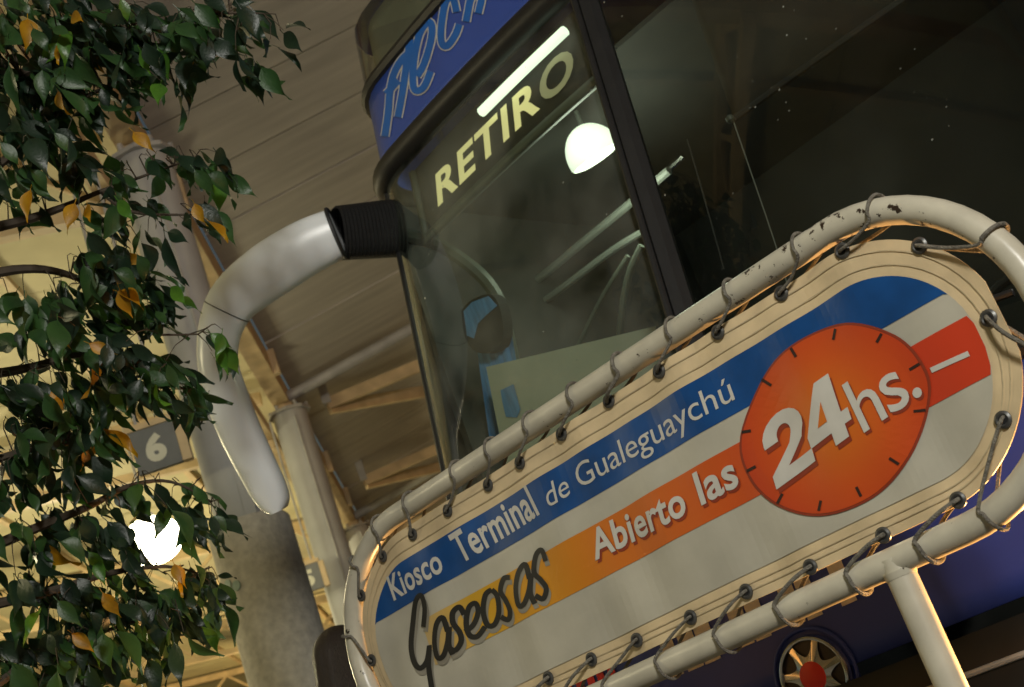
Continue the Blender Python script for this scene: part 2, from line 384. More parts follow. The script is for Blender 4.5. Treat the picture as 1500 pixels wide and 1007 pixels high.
# columns: concrete foot, steel upper shaft, bolted head
def column(i, label):
    y = 6.0*i; e = empty('column', RM @ Vector((0,y,0)), RAD(6), label, 'column', 'round columns carrying the canopy')
    zt = ROOFZ-0.42; zc = EYE+2.33
    MB().lathe([(0.27,0.152),(0.265,1.2),(0.262,zc-0.02),(0.25,zc)], 28).build('concrete_foot', MATS['concrete'], e, True)
    MB().lathe([(0.195,zc+0.002),(0.19,zt)], 28).build('shaft', MATS['column_steel'], e, True)
    MB().lathe([(0.24,zt+0.002),(0.24,zt+0.035)], 8).build('head_plate', MATS['grey_steel'], e)
    MB().box((-0.10,-0.10,zt+0.037),(0.06,0.10,ROOFZ-0.305)).build('bearing_block', MATS['cream_steel'], e)
    for a in range(6):
        c = Vector((0.205*math.cos(a*1.047), 0.205*math.sin(a*1.047), zt+0.037))
        MB().lathe([(0.022,0),(0.022,0.05)], 6, Matrix.Translation(c)).build('bolt', MATS['grey_steel'], e)
    MB().tube([(0.06,-0.198,zc+0.05),(0.06,-0.198,zt-0.1)], 0.012, 6).build('conduit', MATS['grey_steel'], e)
    MB().box((0.03,-0.235,zc+0.0),(0.10,-0.19,zc+0.30)).build('conduit_box', MATS['column_steel'], e)
    MB().lathe([(0.2665,1.86),(0.2665,1.874)], 28).build('band', MATS['grey_steel'], e, True)
    return e
cols = [column(0,'round column with platform number 6 beside it, behind the leaves'), column(1,'second round column along the row, beside platform number 5'),
        column(2,'third round column along the row, past platform number 5'), column(3,'fourth round column, farthest along the canopy')]
# two round stickers on the first column
for k,(x,y) in enumerate(((335,857),(349,858))):
    d = ray(x,y); d2 = d/math.hypot(d.x,d.y); r = 7.6
    for _ in range(60):                         # walk onto the column's surface
        p = CAMP+d2*r
        if (Vector((p.x,p.y,0))-COL1).length < 0.268: break
        r += 0.02
    p = CAMP+d2*r; nrm = (Vector((p.x,p.y,0))-COL1).normalized(); ax = Vector((-nrm.y,nrm.x,0))
    q = Vector((COL1.x,COL1.y,p.z))+nrm*0.271
    mx = cols[0].matrix_world.inverted() if False else (Matrix.Translation(COL1) @ Matrix.Rotation(RAD(6),4,'Z')).inverted()
    mm = Matrix((ax, Vector((0,0,1)), nrm)).transposed().to_4x4(); mm.translation = q
    MB().lathe([(0.032,-0.004),(0.032,0.002)], 14, mx @ mm).build('sticker', MATS['sticker_green'], cols[0])

# platform number boards, hung from the rail beam beside the columns
def number_board(digit, px, r, size, label):
    c = at_dist(*px, r); rot = RAD(6)
    e = empty('platform_number', c, rot, label, 'sign', 'platform number boards')
    h = size/2
    MB().box((-h,-0.02,-h),(h,0.02,h)).build('board', MATS['sign_grey'], e)
    MB().box((-h-0.02,-0.03,h+0.002),(h+0.02,0.03,h+0.04)).build('top_rail', MATS['cream_steel'], e)
    MB().box((h+0.004,-0.03,-h),(h+0.06,0.03,h)).build('side_bracket', MATS['cream_steel'], e)
    MB().tube([(-h*0.6,0,h+0.04),(-h*0.6,0,ROOFZ-0.6-c.z)], 0.012, 6).build('hanger', MATS['grey_steel'], e)
    MB().tube([(h*0.6,0,h+0.04),(h*0.6,0,ROOFZ-0.6-c.z)], 0.012, 6).build('hanger', MATS['grey_steel'], e)
    tv, tf = text_data(digit, 0.05)
    s = size*0.62
    mesh_obj('digit', [((x-0.5)*s*0.74, -0.0225, (y-0.5)*s) for x, y in tv], tf, MATS['sign_digit'], e)
number_board('6', (229,657), 8.0, 0.27, 'grey square board with a pale 6 hanging beside the first column')
number_board('5', (452,848), 14.0, 0.27, 'grey square board with a pale 5 half hidden behind the first column')

# lamps
def lamp(name, P, label, power, col, rad=0.17, group='globe lamps of the terminal'):
    e = empty(name, P, RAD(6), label, 'lamp', group)
    MB().lathe([(0.02+rad*math.sin(a*0.2244),0.03+rad*0.85*math.cos(a*0.2244)) for a in range(15)], 28).build('globe', MATS['lamp_glow'], e, True)
    MB().lathe([(0.02,0.30),(0.06,0.28),(0.09,0.20),(rad*0.62,0.19)][::-1], 16).build('cap', MATS['grey_steel'], e, True)
    MB().tube([(0,0,0.30),(0,0,max(0.5, ROOFZ-0.3-P.z))], 0.014, 6).build('hanger_rod', MATS['grey_steel'], e)
    ld = bpy.data.lights.new('lamp_light', 'POINT'); ld.energy = power; ld.color = col; ld.shadow_soft_size = rad
    lo = bpy.data.objects.new('lamp_light', ld); C.objects.link(lo); lo.parent = e; lo.location = (0,0,-0.32)
    return e
YEL = (1.0,0.86,0.50)
lamp('globe_lamp', at_dist(225,797,12.0), 'glowing white globe lamp seen between the leaves beside the first column', 70, YEL, 0.24)
lamp('globe_lamp', RM @ Vector((-4.6,3.0,ROOFZ-1.9)), 'glowing globe lamp deep in the hall behind the leaves', 280, YEL)
lamp('globe_lamp', RM @ Vector((-4.0,10.5,ROOFZ-2.2)), 'glowing globe lamp in the hall level with the second column', 680, YEL)
lamp('globe_lamp', RM @ Vector((-3.4,20.0,ROOFZ-2.2)), 'glowing globe lamp in the hall beyond the third column', 560, (1.0,0.72,0.33))
lamp('globe_lamp', RM @ Vector((-3.0,-4.5,ROOFZ-2.4)), 'added globe lamp out of view beyond the fig tree, lighting the first column', 120, YEL)  # extra unseen lamp, added to brighten the column, leaves and mirror edge
# flood lamp on a pole behind the camera, lighting the sign and the bus front
def pole_lamp(loc, hgt, power, col, label, aim, size=1.1):
    e = empty('flood_lamp', loc, 0, label, 'lamp')
    MB().tube([(0,0,0),(0,0,hgt)], 0.06, 12).build('pole', MATS['grey_steel'], e, True)
    d = (Vector(aim)-Vector((loc[0],loc[1],hgt))).normalized(); q = d.to_track_quat('-Z','Y').to_matrix().to_4x4()
    mx = Matrix.Translation((0,0,hgt)) @ q
    MB().box((-0.3,-0.22,0.0),(0.3,0.22,0.16), mx).build('housing', MATS['grey_steel'], e)
    ld = bpy.data.lights.new('flood_light', 'SPOT'); ld.energy = power; ld.color = col; ld.spot_size = size; ld.spot_blend = 0.6; ld.shadow_soft_size = 0.40
    lo = bpy.data.objects.new('flood_light', ld); C.objects.link(lo); lo.parent = e; lo.matrix_local = mx @ Matrix.Translation((0,0,-0.05))
pole_lamp((1.4,-3.4,0), 3.7, 1400, (1.0,0.97,0.89), 'flood lamp on a grey pole facing the bus front', (-0.1,3.4,1.9), 1.5)

# ------------------------------------------------------------------ the bus
DB = D0*1.35; UC = -2.05
BUS_O = N*DB + EX*UC
BUSM = Matrix.Translation(BUS_O) @ Matrix.Rotation(YAW, 4, 'Z'); BUSI = BUSM.inverted()
QA, RC = 1.13, 0.30; A0 = math.atan(0.12*QA)
QC = QA + RC*(math.pi/2-A0)
def plan(q):
    s = -1 if q < 0 else 1; a = abs(q)
    if a <= QA: return (q, 0.06*q*q, s*math.atan(0.12*a))
    if a <= QC:
        th = A0+(a-QA)/RC
        return (s*(QA+RC*(math.sin(th)-math.sin(A0))), 0.06*QA*QA+RC*(math.cos(A0)-math.cos(th)), s*th)
    return (s*(QA+RC*(1-math.sin(A0))), 0.06*QA*QA+RC*math.cos(A0)+(a-QC), s*math.pi/2)
def rake(z): return 0.17*(z-2.1) if z > 1.55 else 0.17*(-0.55)+0.05*(z-1.55)
def FB(q, z, off=0.0):                          # bus front surface in bus space; off outwards
    x, y, th = plan(q)
    return Vector((x+off*math.sin(th), y+rake(z)-off*math.cos(th), z))
def bus_qz(px, py, off=0.0, g=None):            # pixel -> place on the bus front
    d = ray(px, py); P = CAMP+d*(DB/d.dot(N)); L = BUSI @ P; q, z = g or (max(-1.15,min(1.2,L.x)), L.z)
    for _ in range(25):
        a = proj(BUSM @ FB(q, z, off)); h = 1e-3
        b = proj(BUSM @ FB(q+h, z, off)); c = proj(BUSM @ FB(q, z+h, off))
        j = ((b[0]-a[0])/h, (c[0]-a[0])/h, (b[1]-a[1])/h, (c[1]-a[1])/h); det = j[0]*j[3]-j[1]*j[2]
        if abs(det) < 1: break
        ex, ey = px-a[0], py-a[1]
        q += max(-0.1, min(0.1, (j[3]*ex-j[1]*ey)/det)); z += max(-0.2, min(0.2, (-j[2]*ex+j[0]*ey)/det))
    return q, z
bus = empty('coach', BUS_O, YAW, 'blue long distance coach with a split windscreen behind the kiosk sign', 'bus')
def patch(name, m, q0, q1, z0, z1, off=0.0, nq=40, nz=8, thick=0.0, parent=bus, edge=None):
    v = []; f = []
    for layer in ((0,1) if thick else (0,)):
        for j in range(nz+1):
            for i in range(nq+1):
                q = q0+(q1-q0)*i/nq; za, zb = (edge(q) if edge else (z0, z1))
                v.append(FB(q, za+(zb-za)*j/nz, off-layer*thick))
    W = nq+1; n1 = W*(nz+1)
    for j in range(nz):
        for i in range(nq):
            a = j*W+i; f.append((a, a+1, a+W+1, a+W))
            if thick: f.append((n1+a, n1+a+W, n1+a+W+1, n1+a+1))
    if thick:
        loop = [i for i in range(W)]+[j*W+nq for j in range(1, nz+1)]+[nz*W+i for i in range(nq-1, -1, -1)]+[j*W for j in range(nz-1, 0, -1)]
        for a, b in zip(loop, loop[1:]+loop[:1]): f.append((b, a, a+n1, b+n1))
    return mesh_obj(name, v, f, m, parent, True)
def strip(name, m, pts, r, off=0.0, parent=bus, seg=8, n=6):   # a bead along (q,z) points
    L = smoothline(pts, n); return MB().tube([FB(q, z, off) for q, z in L], r, seg).build(name, m, parent, True)
ZM = 3.27                                        # moulding between windscreen and name band
ZT = 3.69
ZB = 1.45
PIL = QA+RC*(0.68-A0)
patch('front_panel', MATS['bus_blue'], -QC, QC, 0.92, ZB-0.02, 0.0, 50, 8, 0.03)
patch('bumper', MATS['black_plastic'], -QC, QC, 0.34, 0.885, 0.03, 50, 5, 0.05)
strip('bumper_trim', MATS['grey_steel'], [(-QC+0.02,0.80),(0,0.80),(QC-0.02,0.80)], 0.008, 0.035, n=20)
for s in (-1, 1):
    patch('corner_pillar', MATS['rubber'], s*(PIL+0.012), s*(QC+0.5), ZB, ZM, -0.002, 16, 6, 0.02)
gl = patch('windscreen_pane', MATS['windscreen_glass'], -PIL, -0.035, ZB, ZM, 0.0, 48, 12)
gr_ = patch('windscreen_pane', MATS['windscreen_glass_clear'], 0.035, PIL, ZB, ZM, 0.0, 48, 12)
strip('divider', MATS['rubber'], [(0,ZB-0.01),(0,(ZB+ZM)/2),(0,ZM)], 0.042, 0.0, n=10)
strip('divider_bead', MATS['black_plastic'], [(-0.02,ZB),(-0.02,(ZB+ZM)/2),(-0.02,ZM-0.04)], 0.012, 0.042, n=10)
strip('moulding', MATS['rubber'], [(-QC-0.05,ZM+0.03),(-QA,ZM+0.03),(-0.5,ZM+0.03),(0,ZM+0.03),(0.5,ZM+0.03),(QA,ZM+0.03),(QC+0.05,ZM+0.03)], 0.05, 0.0, n=12, seg=12)
strip('sill_seal', MATS['rubber'], [(-QC-0.02,ZB-0.01),(-QA,ZB-0.01),(0,ZB-0.01),(QA,ZB-0.01),(QC+0.02,ZB-0.01)], 0.022, 0.0, n=14)
for s in (-1, 1):
    strip('pillar_seal', MATS['rubber'], [(s*(PIL+0.01),ZB),(s*(PIL+0.01),2.3),(s*(PIL+0.01),ZM)], 0.014, 0.0)
patch('name_band', MATS['band_blue'], -QC-0.25, QC+0.25, ZM+0.06, ZT, 0.0, 60, 5, 0.03)
strip('band_moulding', MATS['rubber'], [(-QC-0.2,ZT+0.02),(-QA,ZT+0.02),(0,ZT+0.02),(QA,ZT+0.02),(QC+0.2,ZT+0.02)], 0.028, 0.0, n=14)
patch('upper_windscreen', MATS['windscreen_glass_clear'], -QC, QC, ZT+0.04, 4.05, 0.0, 50, 5)
patch('upper_blind', MATS['cab_grey'], -QC, QC, ZT+0.04, 4.05, -0.06, 50, 5, 0.01)
# sides, roof and floor of the body
XS = QA+RC*(1-math.sin(A0)); YF = 0.06*QA*QA+RC*math.cos(A0)
for s in (-1, 1):
    MB().add([(s*XS,YF+rake(0.4),0.4),(s*XS,12,0.4),(s*XS,12,1.75),(s*XS,YF+rake(1.75),1.75)], [(0,1,2,3)]).build('side_panel', MATS['bus_blue'], bus)
    MB().add([(s*XS,YF+rake(3.2)+0.5,3.2),(s*XS,12,3.2),(s*XS,12,4.1),(s*XS,YF+rake(4.05),4.05),(s*XS,YF+rake(3.2),3.23)], [(0,1,2,3,4)]).build('side_panel', MATS['bus_blue'], bus)
    for k in range(6):
        y0 = 0.9+k*1.85
        MB().box((s*XS-0.012,y0,1.752),(s*XS+0.0,y0+1.78,3.19)).build('side_window', MATS['side_glass'], bus)
        MB().box((s*XS-0.03,y0+1.782,1.752),(s*XS+0.004,y0+1.848,3.19)).build('window_post', MATS['rubber'], bus)
    for y in (2.6, 9.3):
        mx = Matrix.Translation((s*(XS-0.16),y,0.5)) @ Matrix.Rotation(math.pi/2,4,'Y')
        wb = MB().lathe([(0.30,-0.14),(0.48,-0.14),(0.5,-0.1),(0.5,0.1),(0.48,0.14),(0.30,0.14)], 28, mx).build('wheel', MATS['rubber'], bus, True)
        MB().lathe([(0.05,-0.16),(0.29,-0.15),(0.29,0.15),(0.05,0.16)], 20, mx).build('rim', MATS['chrome'], wb, True)
rv = [FB(-QC+2*QC*i/30, 4.05) for i in range(31)]
mesh_obj('body_roof', rv+[Vector((p.x*0.9, p.y+0.35, 4.18)) for p in rv]+[Vector((-XS,12,4.1)),Vector((-XS*0.9,12,4.2)),Vector((XS,12,4.1)),Vector((XS*0.9,12,4.2))],
         [(i,i+1,32+i,31+i) for i in range(30)]+[(0,31,63,62),(30,64,65,61)]+[tuple(range(31,62))+(65,63)], MATS['bus_blue'], bus)
MB().box((-XS,11.9,0.4),(XS,12.0,4.1)).build('rear_panel', MATS['bus_blue'], bus)
MB().box((-XS+0.02,0.5,0.36),(XS-0.02,11.8,0.42)).build('floor', MATS['cab_dark'], bus)
# cab interior
MB().box((-XS+0.03,2.3,0.45),(XS-0.03,2.36,3.6)).build('cab_partition', MATS['cab_dark'], bus)
MB().box((-XS+0.03,0.62,3.24),(XS-0.03,2.3,3.26)).build('cab_ceiling', MATS['cab_dark'], bus)
for s in (-1, 1):
    MB().box((s*(XS-0.05)-0.015,0.36,1.3),(s*(XS-0.05)+0.015,2.3,3.23)).build('cab_door', MATS['cab_dark'], bus)
db = patch('dashboard', MATS['cab_dark'], -QA-0.1, QA+0.1, 1.30, 1.42, -0.08, 30, 2, 0.6)
for s in (-1, 1):
    st = MB().box((s*0.62-0.26,1.25,1.0),(s*0.62+0.26,1.75,1.16)).box((s*0.62-0.25,1.70,1.16),(s*0.62+0.25,1.84,2.0)).box((s*0.62-0.14,1.72,2.01),(s*0.62+0.14,1.82,2.22)).build('cab_seat', MATS['cab_dark'], bus)
sw = [Vector((0.62+0.24*math.cos(a*0.2618), 0.72+0.10*math.sin(a*0.2618), 1.62+0.21*math.sin(a*0.2618))) for a in range(24)]
MB().tube(sw, 0.016, 8, closed=True).build('steering_wheel', MATS['black_plastic'], bus, True)
MB().tube([(0.62,0.72,1.62),(0.62,0.55,1.30)], 0.03, 8).build('steering_column', MATS['black_plastic'], bus, True)
def cabpt(px, py, depth_in):                    # pixel at a plane inside the cab, depth measured behind the front's plane
    d = ray(px, py); return BUSI @ (CAMP + d*((DB+depth_in)/d.dot(N)))
# pale frames seen through the left pane: door frame, grab rails, inner pillar
def rail(name, m, pxs, din, r, seg=8):
    L = smoothline([(x, y, dd) for (x, y), dd in zip(pxs, din if hasattr(din,'__len__') else [din]*len(pxs))], 5)
    return MB().tube([cabpt(x, y, dd) for x, y, dd in L], r, seg).build(name, m, bus, True)
rail('door_frame', MATS['cab_trim'], [(590,345),(640,358),(695,395),(725,430),(738,470),(752,530),(768,600)], [0.42,0.42,0.45,0.5,0.52,0.55,0.6], 0.028)
rail('grab_rail', MATS['cab_trim'], [(790,605),(840,520),(880,440),(920,375)], 0.95, 0.010)
rail('grab_rail', MATS['cab_trim'], [(905,520),(912,450),(922,400),(940,360)], 0.9, 0.014)
rail('waist_rail', MATS['cab_grey'], [(745,440),(800,400),(860,350),(915,305),(980,250)], 1.1, 0.018)
rail('waist_rail', MATS['cab_grey'], [(755,470),(820,425),(900,365),(960,330)], 1.1, 0.016)
# inner mirror with its arm, blue door curtain
e0 = [cabpt(x, y, 0.31) for x, y in ((676,455),(690,440),(716,431),(730,445),(737,480),(733,505),(712,518),(692,512),(680,490))]
def slab(name, m, pts, th, parent=bus):
    n = len(pts); back = [p+Vector((0,th,0)) for p in pts]
    return mesh_obj(name, pts+back, [tuple(range(n))[::-1], tuple(range(n,2*n))]+[(i,(i+1) % n,n+(i+1) % n,n+i) for i in range(n)], m, parent)
e0 = [Vector(p) for p in smoothline([tuple(p) for p in e0+e0[:1]], 4)[:-1]]
im = slab('inner_mirror', MATS['hole'], e0, 0.05)
slab('mirror_reflection', MATS['curtain_blue'], [cabpt(x, y, 0.305) for x, y in ((679,456),(691,443),(715,434),(728,448),(712,462),(700,474),(694,496),(684,492))], 0.002, im)  # blue reflection in the mirror, painted on as flat colour
cv = []; ncu = 14
for j in range(9):
    for i in range(ncu+1):
        a = i/ncu; x0, y0 = 697+(746-697)*a, 500+(470-500)*a; x1, y1 = 722+(778-722)*a, 680+(650-680)*a; t = j/8
        cv.append(cabpt(x0+(x1-x0)*t, y0+(y1-y0)*t, 0.36+0.006*math.sin(i*2.2)))
mesh_obj('curtain', cv, [(j*(ncu+1)+i, j*(ncu+1)+i+1, (j+1)*(ncu+1)+i+1, (j+1)*(ncu+1)+i) for j in range(8) for i in range(ncu)], MATS['curtain_blue'], bus, True)
# notice standing on the dashboard behind the glass, with its blue mark
pn = slab('paper_notice', MATS['paper'], [cabpt(x, y, 0.22) for x, y in ((712,538),(960,478),(975,560),(742,690))], 0.002)
slab('notice_mark', MATS['curtain_blue'], [cabpt(x, y, 0.216) for x, y in ((733,572),(752,563),(762,600),(757,612),(741,611),(736,590))], 0.001, pn)
# destination box with its word and tube
qa, za = bus_qz(606,318,-0.05); qb, zb = bus_qz(612,250,-0.05)
def band_pts(name, m, A, B, z0, z1, off, th=0.0, parent=bus): return patch(name, m, A, B, z0, z1, off, 40, 3, th, parent)
q1, z1 = bus_qz(637,303,-0.05); q2, z2 = bus_qz(838,112,-0.05); q3, z3 = bus_qz(633,256,-0.05); q4, z4 = bus_qz(828,58,-0.05)
print('RETIRO qz', [round(x,3) for x in (q1,z1,q2,z2,q3,z3,q4,z4)])
box = patch('destination_box', MATS['cab_dark'], q1-0.10, -0.045, min(z1,z2)-0.05, ZM-0.02, -0.075, 40, 4, 0.02)
patch('box_frame', MATS['cab_trim'], q1-0.12, -0.045, min(z1,z2)-0.085, min(z1,z2)-0.052, -0.06, 40, 1, 0.03, box)
patch('box_frame', MATS['cab_trim'], q1-0.13, q1-0.105, min(z1,z2)-0.085, ZM-0.02, -0.06, 2, 3, 0.03, box)
tv, tf = text_data('RETIR', 0.028, 1.10); fr = 0.775
def lay(tv, a, b, c, mk, shear=0.0): return [mk(*(a[k]+(b[k]-a[k])*x+(c[k]-a[k])*y for k in (0, 1))) for x, y in tv]
bb = (q1+(q2-q1)*fr, z1+(z2-z1)*fr)
mesh_obj('destination_letters', lay(tv, (q1,z1), bb, (q3,z3), lambda q, z: FB(q, z, -0.065)), tf, MATS['retiro'], box)
tv, tf = text_data('O', 0.028); bs = (q1+(q2-q1)*(fr+0.008), z1+(z2-z1)*(fr+0.008))
mesh_obj('destination_letters', lay(tv, bs, (q2,z2), (bs[0]+q3-q1, bs[1]+z3-z1), lambda q, z: FB(q, z, -0.065)), tf, MATS['retiro_dim'], box)
ta = bus_qz(705,165,-0.04); tb = bus_qz(828,45,-0.04)
strip('fluorescent_tube', MATS['tube_light'], [ta, ((ta[0]+tb[0])/2,(ta[1]+tb[1])/2), tb], 0.019, -0.04, box)
ld = bpy.data.lights.new('tube_lamp', 'POINT'); ld.energy = 5.0; ld.color = (0.88,1.0,0.8); ld.shadow_soft_size = 0.05
lo = bpy.data.objects.new('tube_lamp', ld); C.objects.link(lo); lo.parent = bus; lo.location = FB((ta[0]+tb[0])/2, ta[1]-0.12, -0.20)
# dome lamp in the cab, rear handrail
dc = cabpt(868,222,0.75); dm = Matrix.Translation(dc) @ Matrix.Rotation(0.35,4,'X')
MB().lathe([(0.108*math.sin(a*0.1309)+0.001,0.13*math.cos(a*0.1309)-0.02) for a in range(13)]+[(0.104,-0.03),(0.08,-0.038),(0.02,-0.04)], 40, dm).build('dome_lamp', MATS['dome_light'], bus, True)
MB().tube([dc+Vector((0,0,0.1)), Vector((dc.x,dc.y,3.23))], 0.01, 6).build('lamp_stem', MATS['cab_grey'], bus)
ld = bpy.data.lights.new('dome_bulb', 'POINT'); ld.energy = 12; ld.color = (0.9,1.0,0.8); ld.shadow_soft_size = 0.12
lo = bpy.data.objects.new('dome_bulb', ld); C.objects.link(lo); lo.parent = bus; lo.location = dc+Vector((0,0.1,-0.2))
rail('luggage_rail', MATS['chrome'], [(957,266),(980,248),(1001,229)], 1.3, 0.014)
# roller blind with pull cord behind the right pane
def bq(x, y): return bus_qz(x, y, -0.10)
b0 = bq(1075,175); b1 = bq(1290,62)
zbl = (b0[1]+b1[1])/2; print('blind', b0, b1)
bl = patch('roller_blind', MATS['blind'], b0[0], QA, b0[1], ZM-0.02, -0.10, 30, 5, 0.006)
strip('blind_bar', MATS['cab_dark'], [(b0[0]-0.01,b0[1]),(0.7,b0[1]),(QA,b0[1])], 0.012, -0.10, bl, n=12)
c0 = bq(1075,176); c1 = bq(1135,352); c2 = bq(1158,430)
strip('pull_cord', MATS['cab_grey'], [c0, c1, c2], 0.002, -0.095, bl, 6)
MB().lathe([(0.004,-0.014),(0.013,-0.006),(0.013,0.006),(0.004,0.014)], 10, Matrix.Translation(FB(c0[0], c0[1], -0.08))).build('cord_knob', MATS['cab_trim'], bl, True)
c0 = bq(1008,205); c1 = bq(1030,280); c2 = bq(1062,395)
strip('pull_cord', MATS['cab_dark'], [c0, c1, c2], 0.0024, -0.095, bl, 6)
# wipers parked low on both panes
for s in (-1, 1):
    wa = strip('wiper', MATS['rubber'], [(s*0.55,ZB+0.0),(s*0.50,ZB+0.12),(s*0.30,ZB+0.16)], 0.012, 0.03)
    strip('wiper_blade', MATS['rubber'], [(s*0.08,ZB+0.10),(s*0.5,ZB+0.17),(s*0.9,ZB+0.12)], 0.010, 0.022, wa)
# company lettering on the band: thick slanted letters with a pale outline, drawn as strokes in pixels of the photo
def stroke_shape(pts, wd, off, m, name, closed=False, conv=None, n=5, taper=False):
    L = smoothline(pts, n); v = []; f = []
    for i, p in enumerate(L):
        a = L[max(0,i-1)]; b = L[min(len(L)-1,i+1)]; dx, dy = b[0]-a[0], b[1]-a[1]; d = math.hypot(dx,dy) or 1; nx, ny = -dy/d, dx/d
        ww = wd
        if taper: ww = wd*(0.45+0.55*math.sin(math.pi*min(1,max(0,(i+0.7)/(len(L)+0.4)))))
        v += [conv(p[0]+nx*ww/2, p[1]+ny*ww/2, off), conv(p[0]-nx*ww/2, p[1]-ny*ww/2, off)]
    for i in range(len(L)-1): f.append((2*i,2*i+1,2*i+3,2*i+2))
    return v, f
_cache = {}
def bconv(x, y, off):
    q, z = bus_qz(x, y); return FB(q, z, off)
FLECHA = {'f': [[(565,200),(570,165),(572,140),(577,112),(588,90),(600,78)], [(567,138),(585,118)]],
          'l': [[(584,172),(590,140),(596,100),(602,58)]],
          'e': [[(612,112),(622,95),(632,62),(634,40),(628,33),(616,50),(608,85),(606,118),(610,133),(622,128),(632,105)]],
          'c': [[(670,18),(664,-4),(654,4),(648,36),(648,62),(656,68),(668,52),(674,36)]],
          'h': [[(684,32),(690,0),(698,-40)], [(690,2),(702,-22),(708,-10),(702,20)]]}
for ch, strokes in FLECHA.items():
    for wd, off, mname in ((13.8,0.003,'letter_edge'),(10.4,0.0045,'letter_blue')):
        mb = MB()
        for si, st_ in enumerate(strokes):
            v, f = stroke_shape(st_, wd, off+0.0003*si, None, '', conv=bconv, n=4); mb.add(v, f)
        mb.build('band_letter' if mname == 'letter_blue' else 'band_letter_outline', MATS[mname], bus)
# badge on the blue panel: chrome wheel with curved spokes and red hub
bqz = bus_qz(1196,990); print('badge', bqz)
bx, by, bth = plan(bqz[0]); bc = FB(bqz[0], bqz[1], 0.0)
bmx = Matrix.Translation(bc) @ Matrix.Rotation(bth,4,'Z') @ Matrix.Rotation(math.pi/2,4,'X')    # local z points out of the front
R_ = 0.098
bd = MB().lathe([(R_,-0.02),(R_*1.04,0.006),(R_*1.08,0.001)][::-1]+[], 36, bmx).build('badge', MATS['bus_blue'], bus, True)
ringp = [bmx @ Vector((R_*math.cos(a*math.tau/40), R_*math.sin(a*math.tau/40), 0.012)) for a in range(40)]
MB().tube(ringp, 0.006, 8, closed=True).build('badge_rim', MATS['chrome'], bd, True)
MB().lathe([(R_*0.98,0.0045),(R_*0.98,0.006)], 36, bmx).build('badge_back', MATS['black_plastic'], bd)
sv = []; sf = []
NSP = 7; prof = []
for k in range(NSP*20):
    a = k*math.tau/(NSP*20); ph = (k % 20)/20.0
    xx = abs(2*ph-1)/0.80; r = R_*(1-0.47*math.sqrt(max(0,1-xx*xx))); prof.append((r, a+0.2))
for r, a in prof: sv.append(bmx @ Vector((r*math.cos(a), r*math.sin(a), 0.010+0.006*(1-r/R_))))
for r, a in prof: sv.append(bmx @ Vector((R_*0.40*math.cos(a), R_*0.40*math.sin(a), 0.018)))
n = len(prof)
for k in range(n): sf.append((k,(k+1) % n,n+(k+1) % n,n+k))
mesh_obj('badge_spokes', sv, sf, MATS['chrome'], bd, True)
MB().lathe([(R_*0.43,0.010),(R_*0.43,0.0165),(R_*0.38,0.0185),(R_*0.1,0.0195)], 28, bmx).build('badge_hub', MATS['red_badge'], bd, True)
rr = [bmx @ Vector((R_*1.25*math.cos(a*math.tau/40), R_*1.25*math.sin(a*math.tau/40), 0.004)) for a in range(40)]
MB().tube(rr, 0.005, 8, closed=True).build('badge_surround', MATS['bus_blue'], bd, True)
# tall lettering on the panel, mostly hidden by the sign's lower pipe: only stroke feet and tops show
for k in (0,1,2,4,5,7,8,10):
    x = 985+k*25; y = 1000-0.4125*(x-960)-8
    q0, z0 = bus_qz(x, y+(13 if k < 4 else 10), 0.0); q1_, _ = bus_qz(x+ (21 if k % 3 else 16), y-2, 0.0)
    patch('panel_letter', MATS['bus_white'], q0, q1_, z0, z0+0.13, 0.004, 3, 1)
for k, x in enumerate((826,842,858,872,888)):
    y = 1000-(x-826)*0.42; q0, z0 = bus_qz(x, y, 0.0); q1_, _ = bus_qz(x+10, y-4, 0.0)
    patch('panel_letter', MATS['bus_red'], q0, q1_, z0-0.12, z0+0.012, 0.004, 3, 1)
# head lamps in the bumper
for s in (-1, 1):
    hc = FB(s*0.98, 0.66, 0.03); th = plan(s*0.98)[2]
    hm_ = Matrix.Translation(hc) @ Matrix.Rotation(th,4,'Z') @ Matrix.Rotation(math.pi/2,4,'X')
    hl = MB().lathe([(0.12,-0.01),(0.12,0.02),(0.10,0.025)], 24, hm_).build('headlight', MATS['chrome'], bus, True)
    MB().lathe([(0.095,0.026),(0.07,0.038),(0.02,0.042)], 24, hm_).build('lens', MATS['headlamp'], hl, True)
ld = bpy.data.lights.new('headlight_beam', 'SPOT'); ld.energy = 170; ld.color = (1.0,0.50,0.16); ld.spot_size = 1.45; ld.spot_blend = 0.7; ld.shadow_soft_size = 0.06
for s in (-1, 1):
    lo = bpy.data.objects.new('headlight_beam', ld); C.objects.link(lo); lo.parent = bus
    lo.location = FB(s*0.98, 0.66, 0.10); lo.rotation_euler = (RAD(118), 0, math.pi)

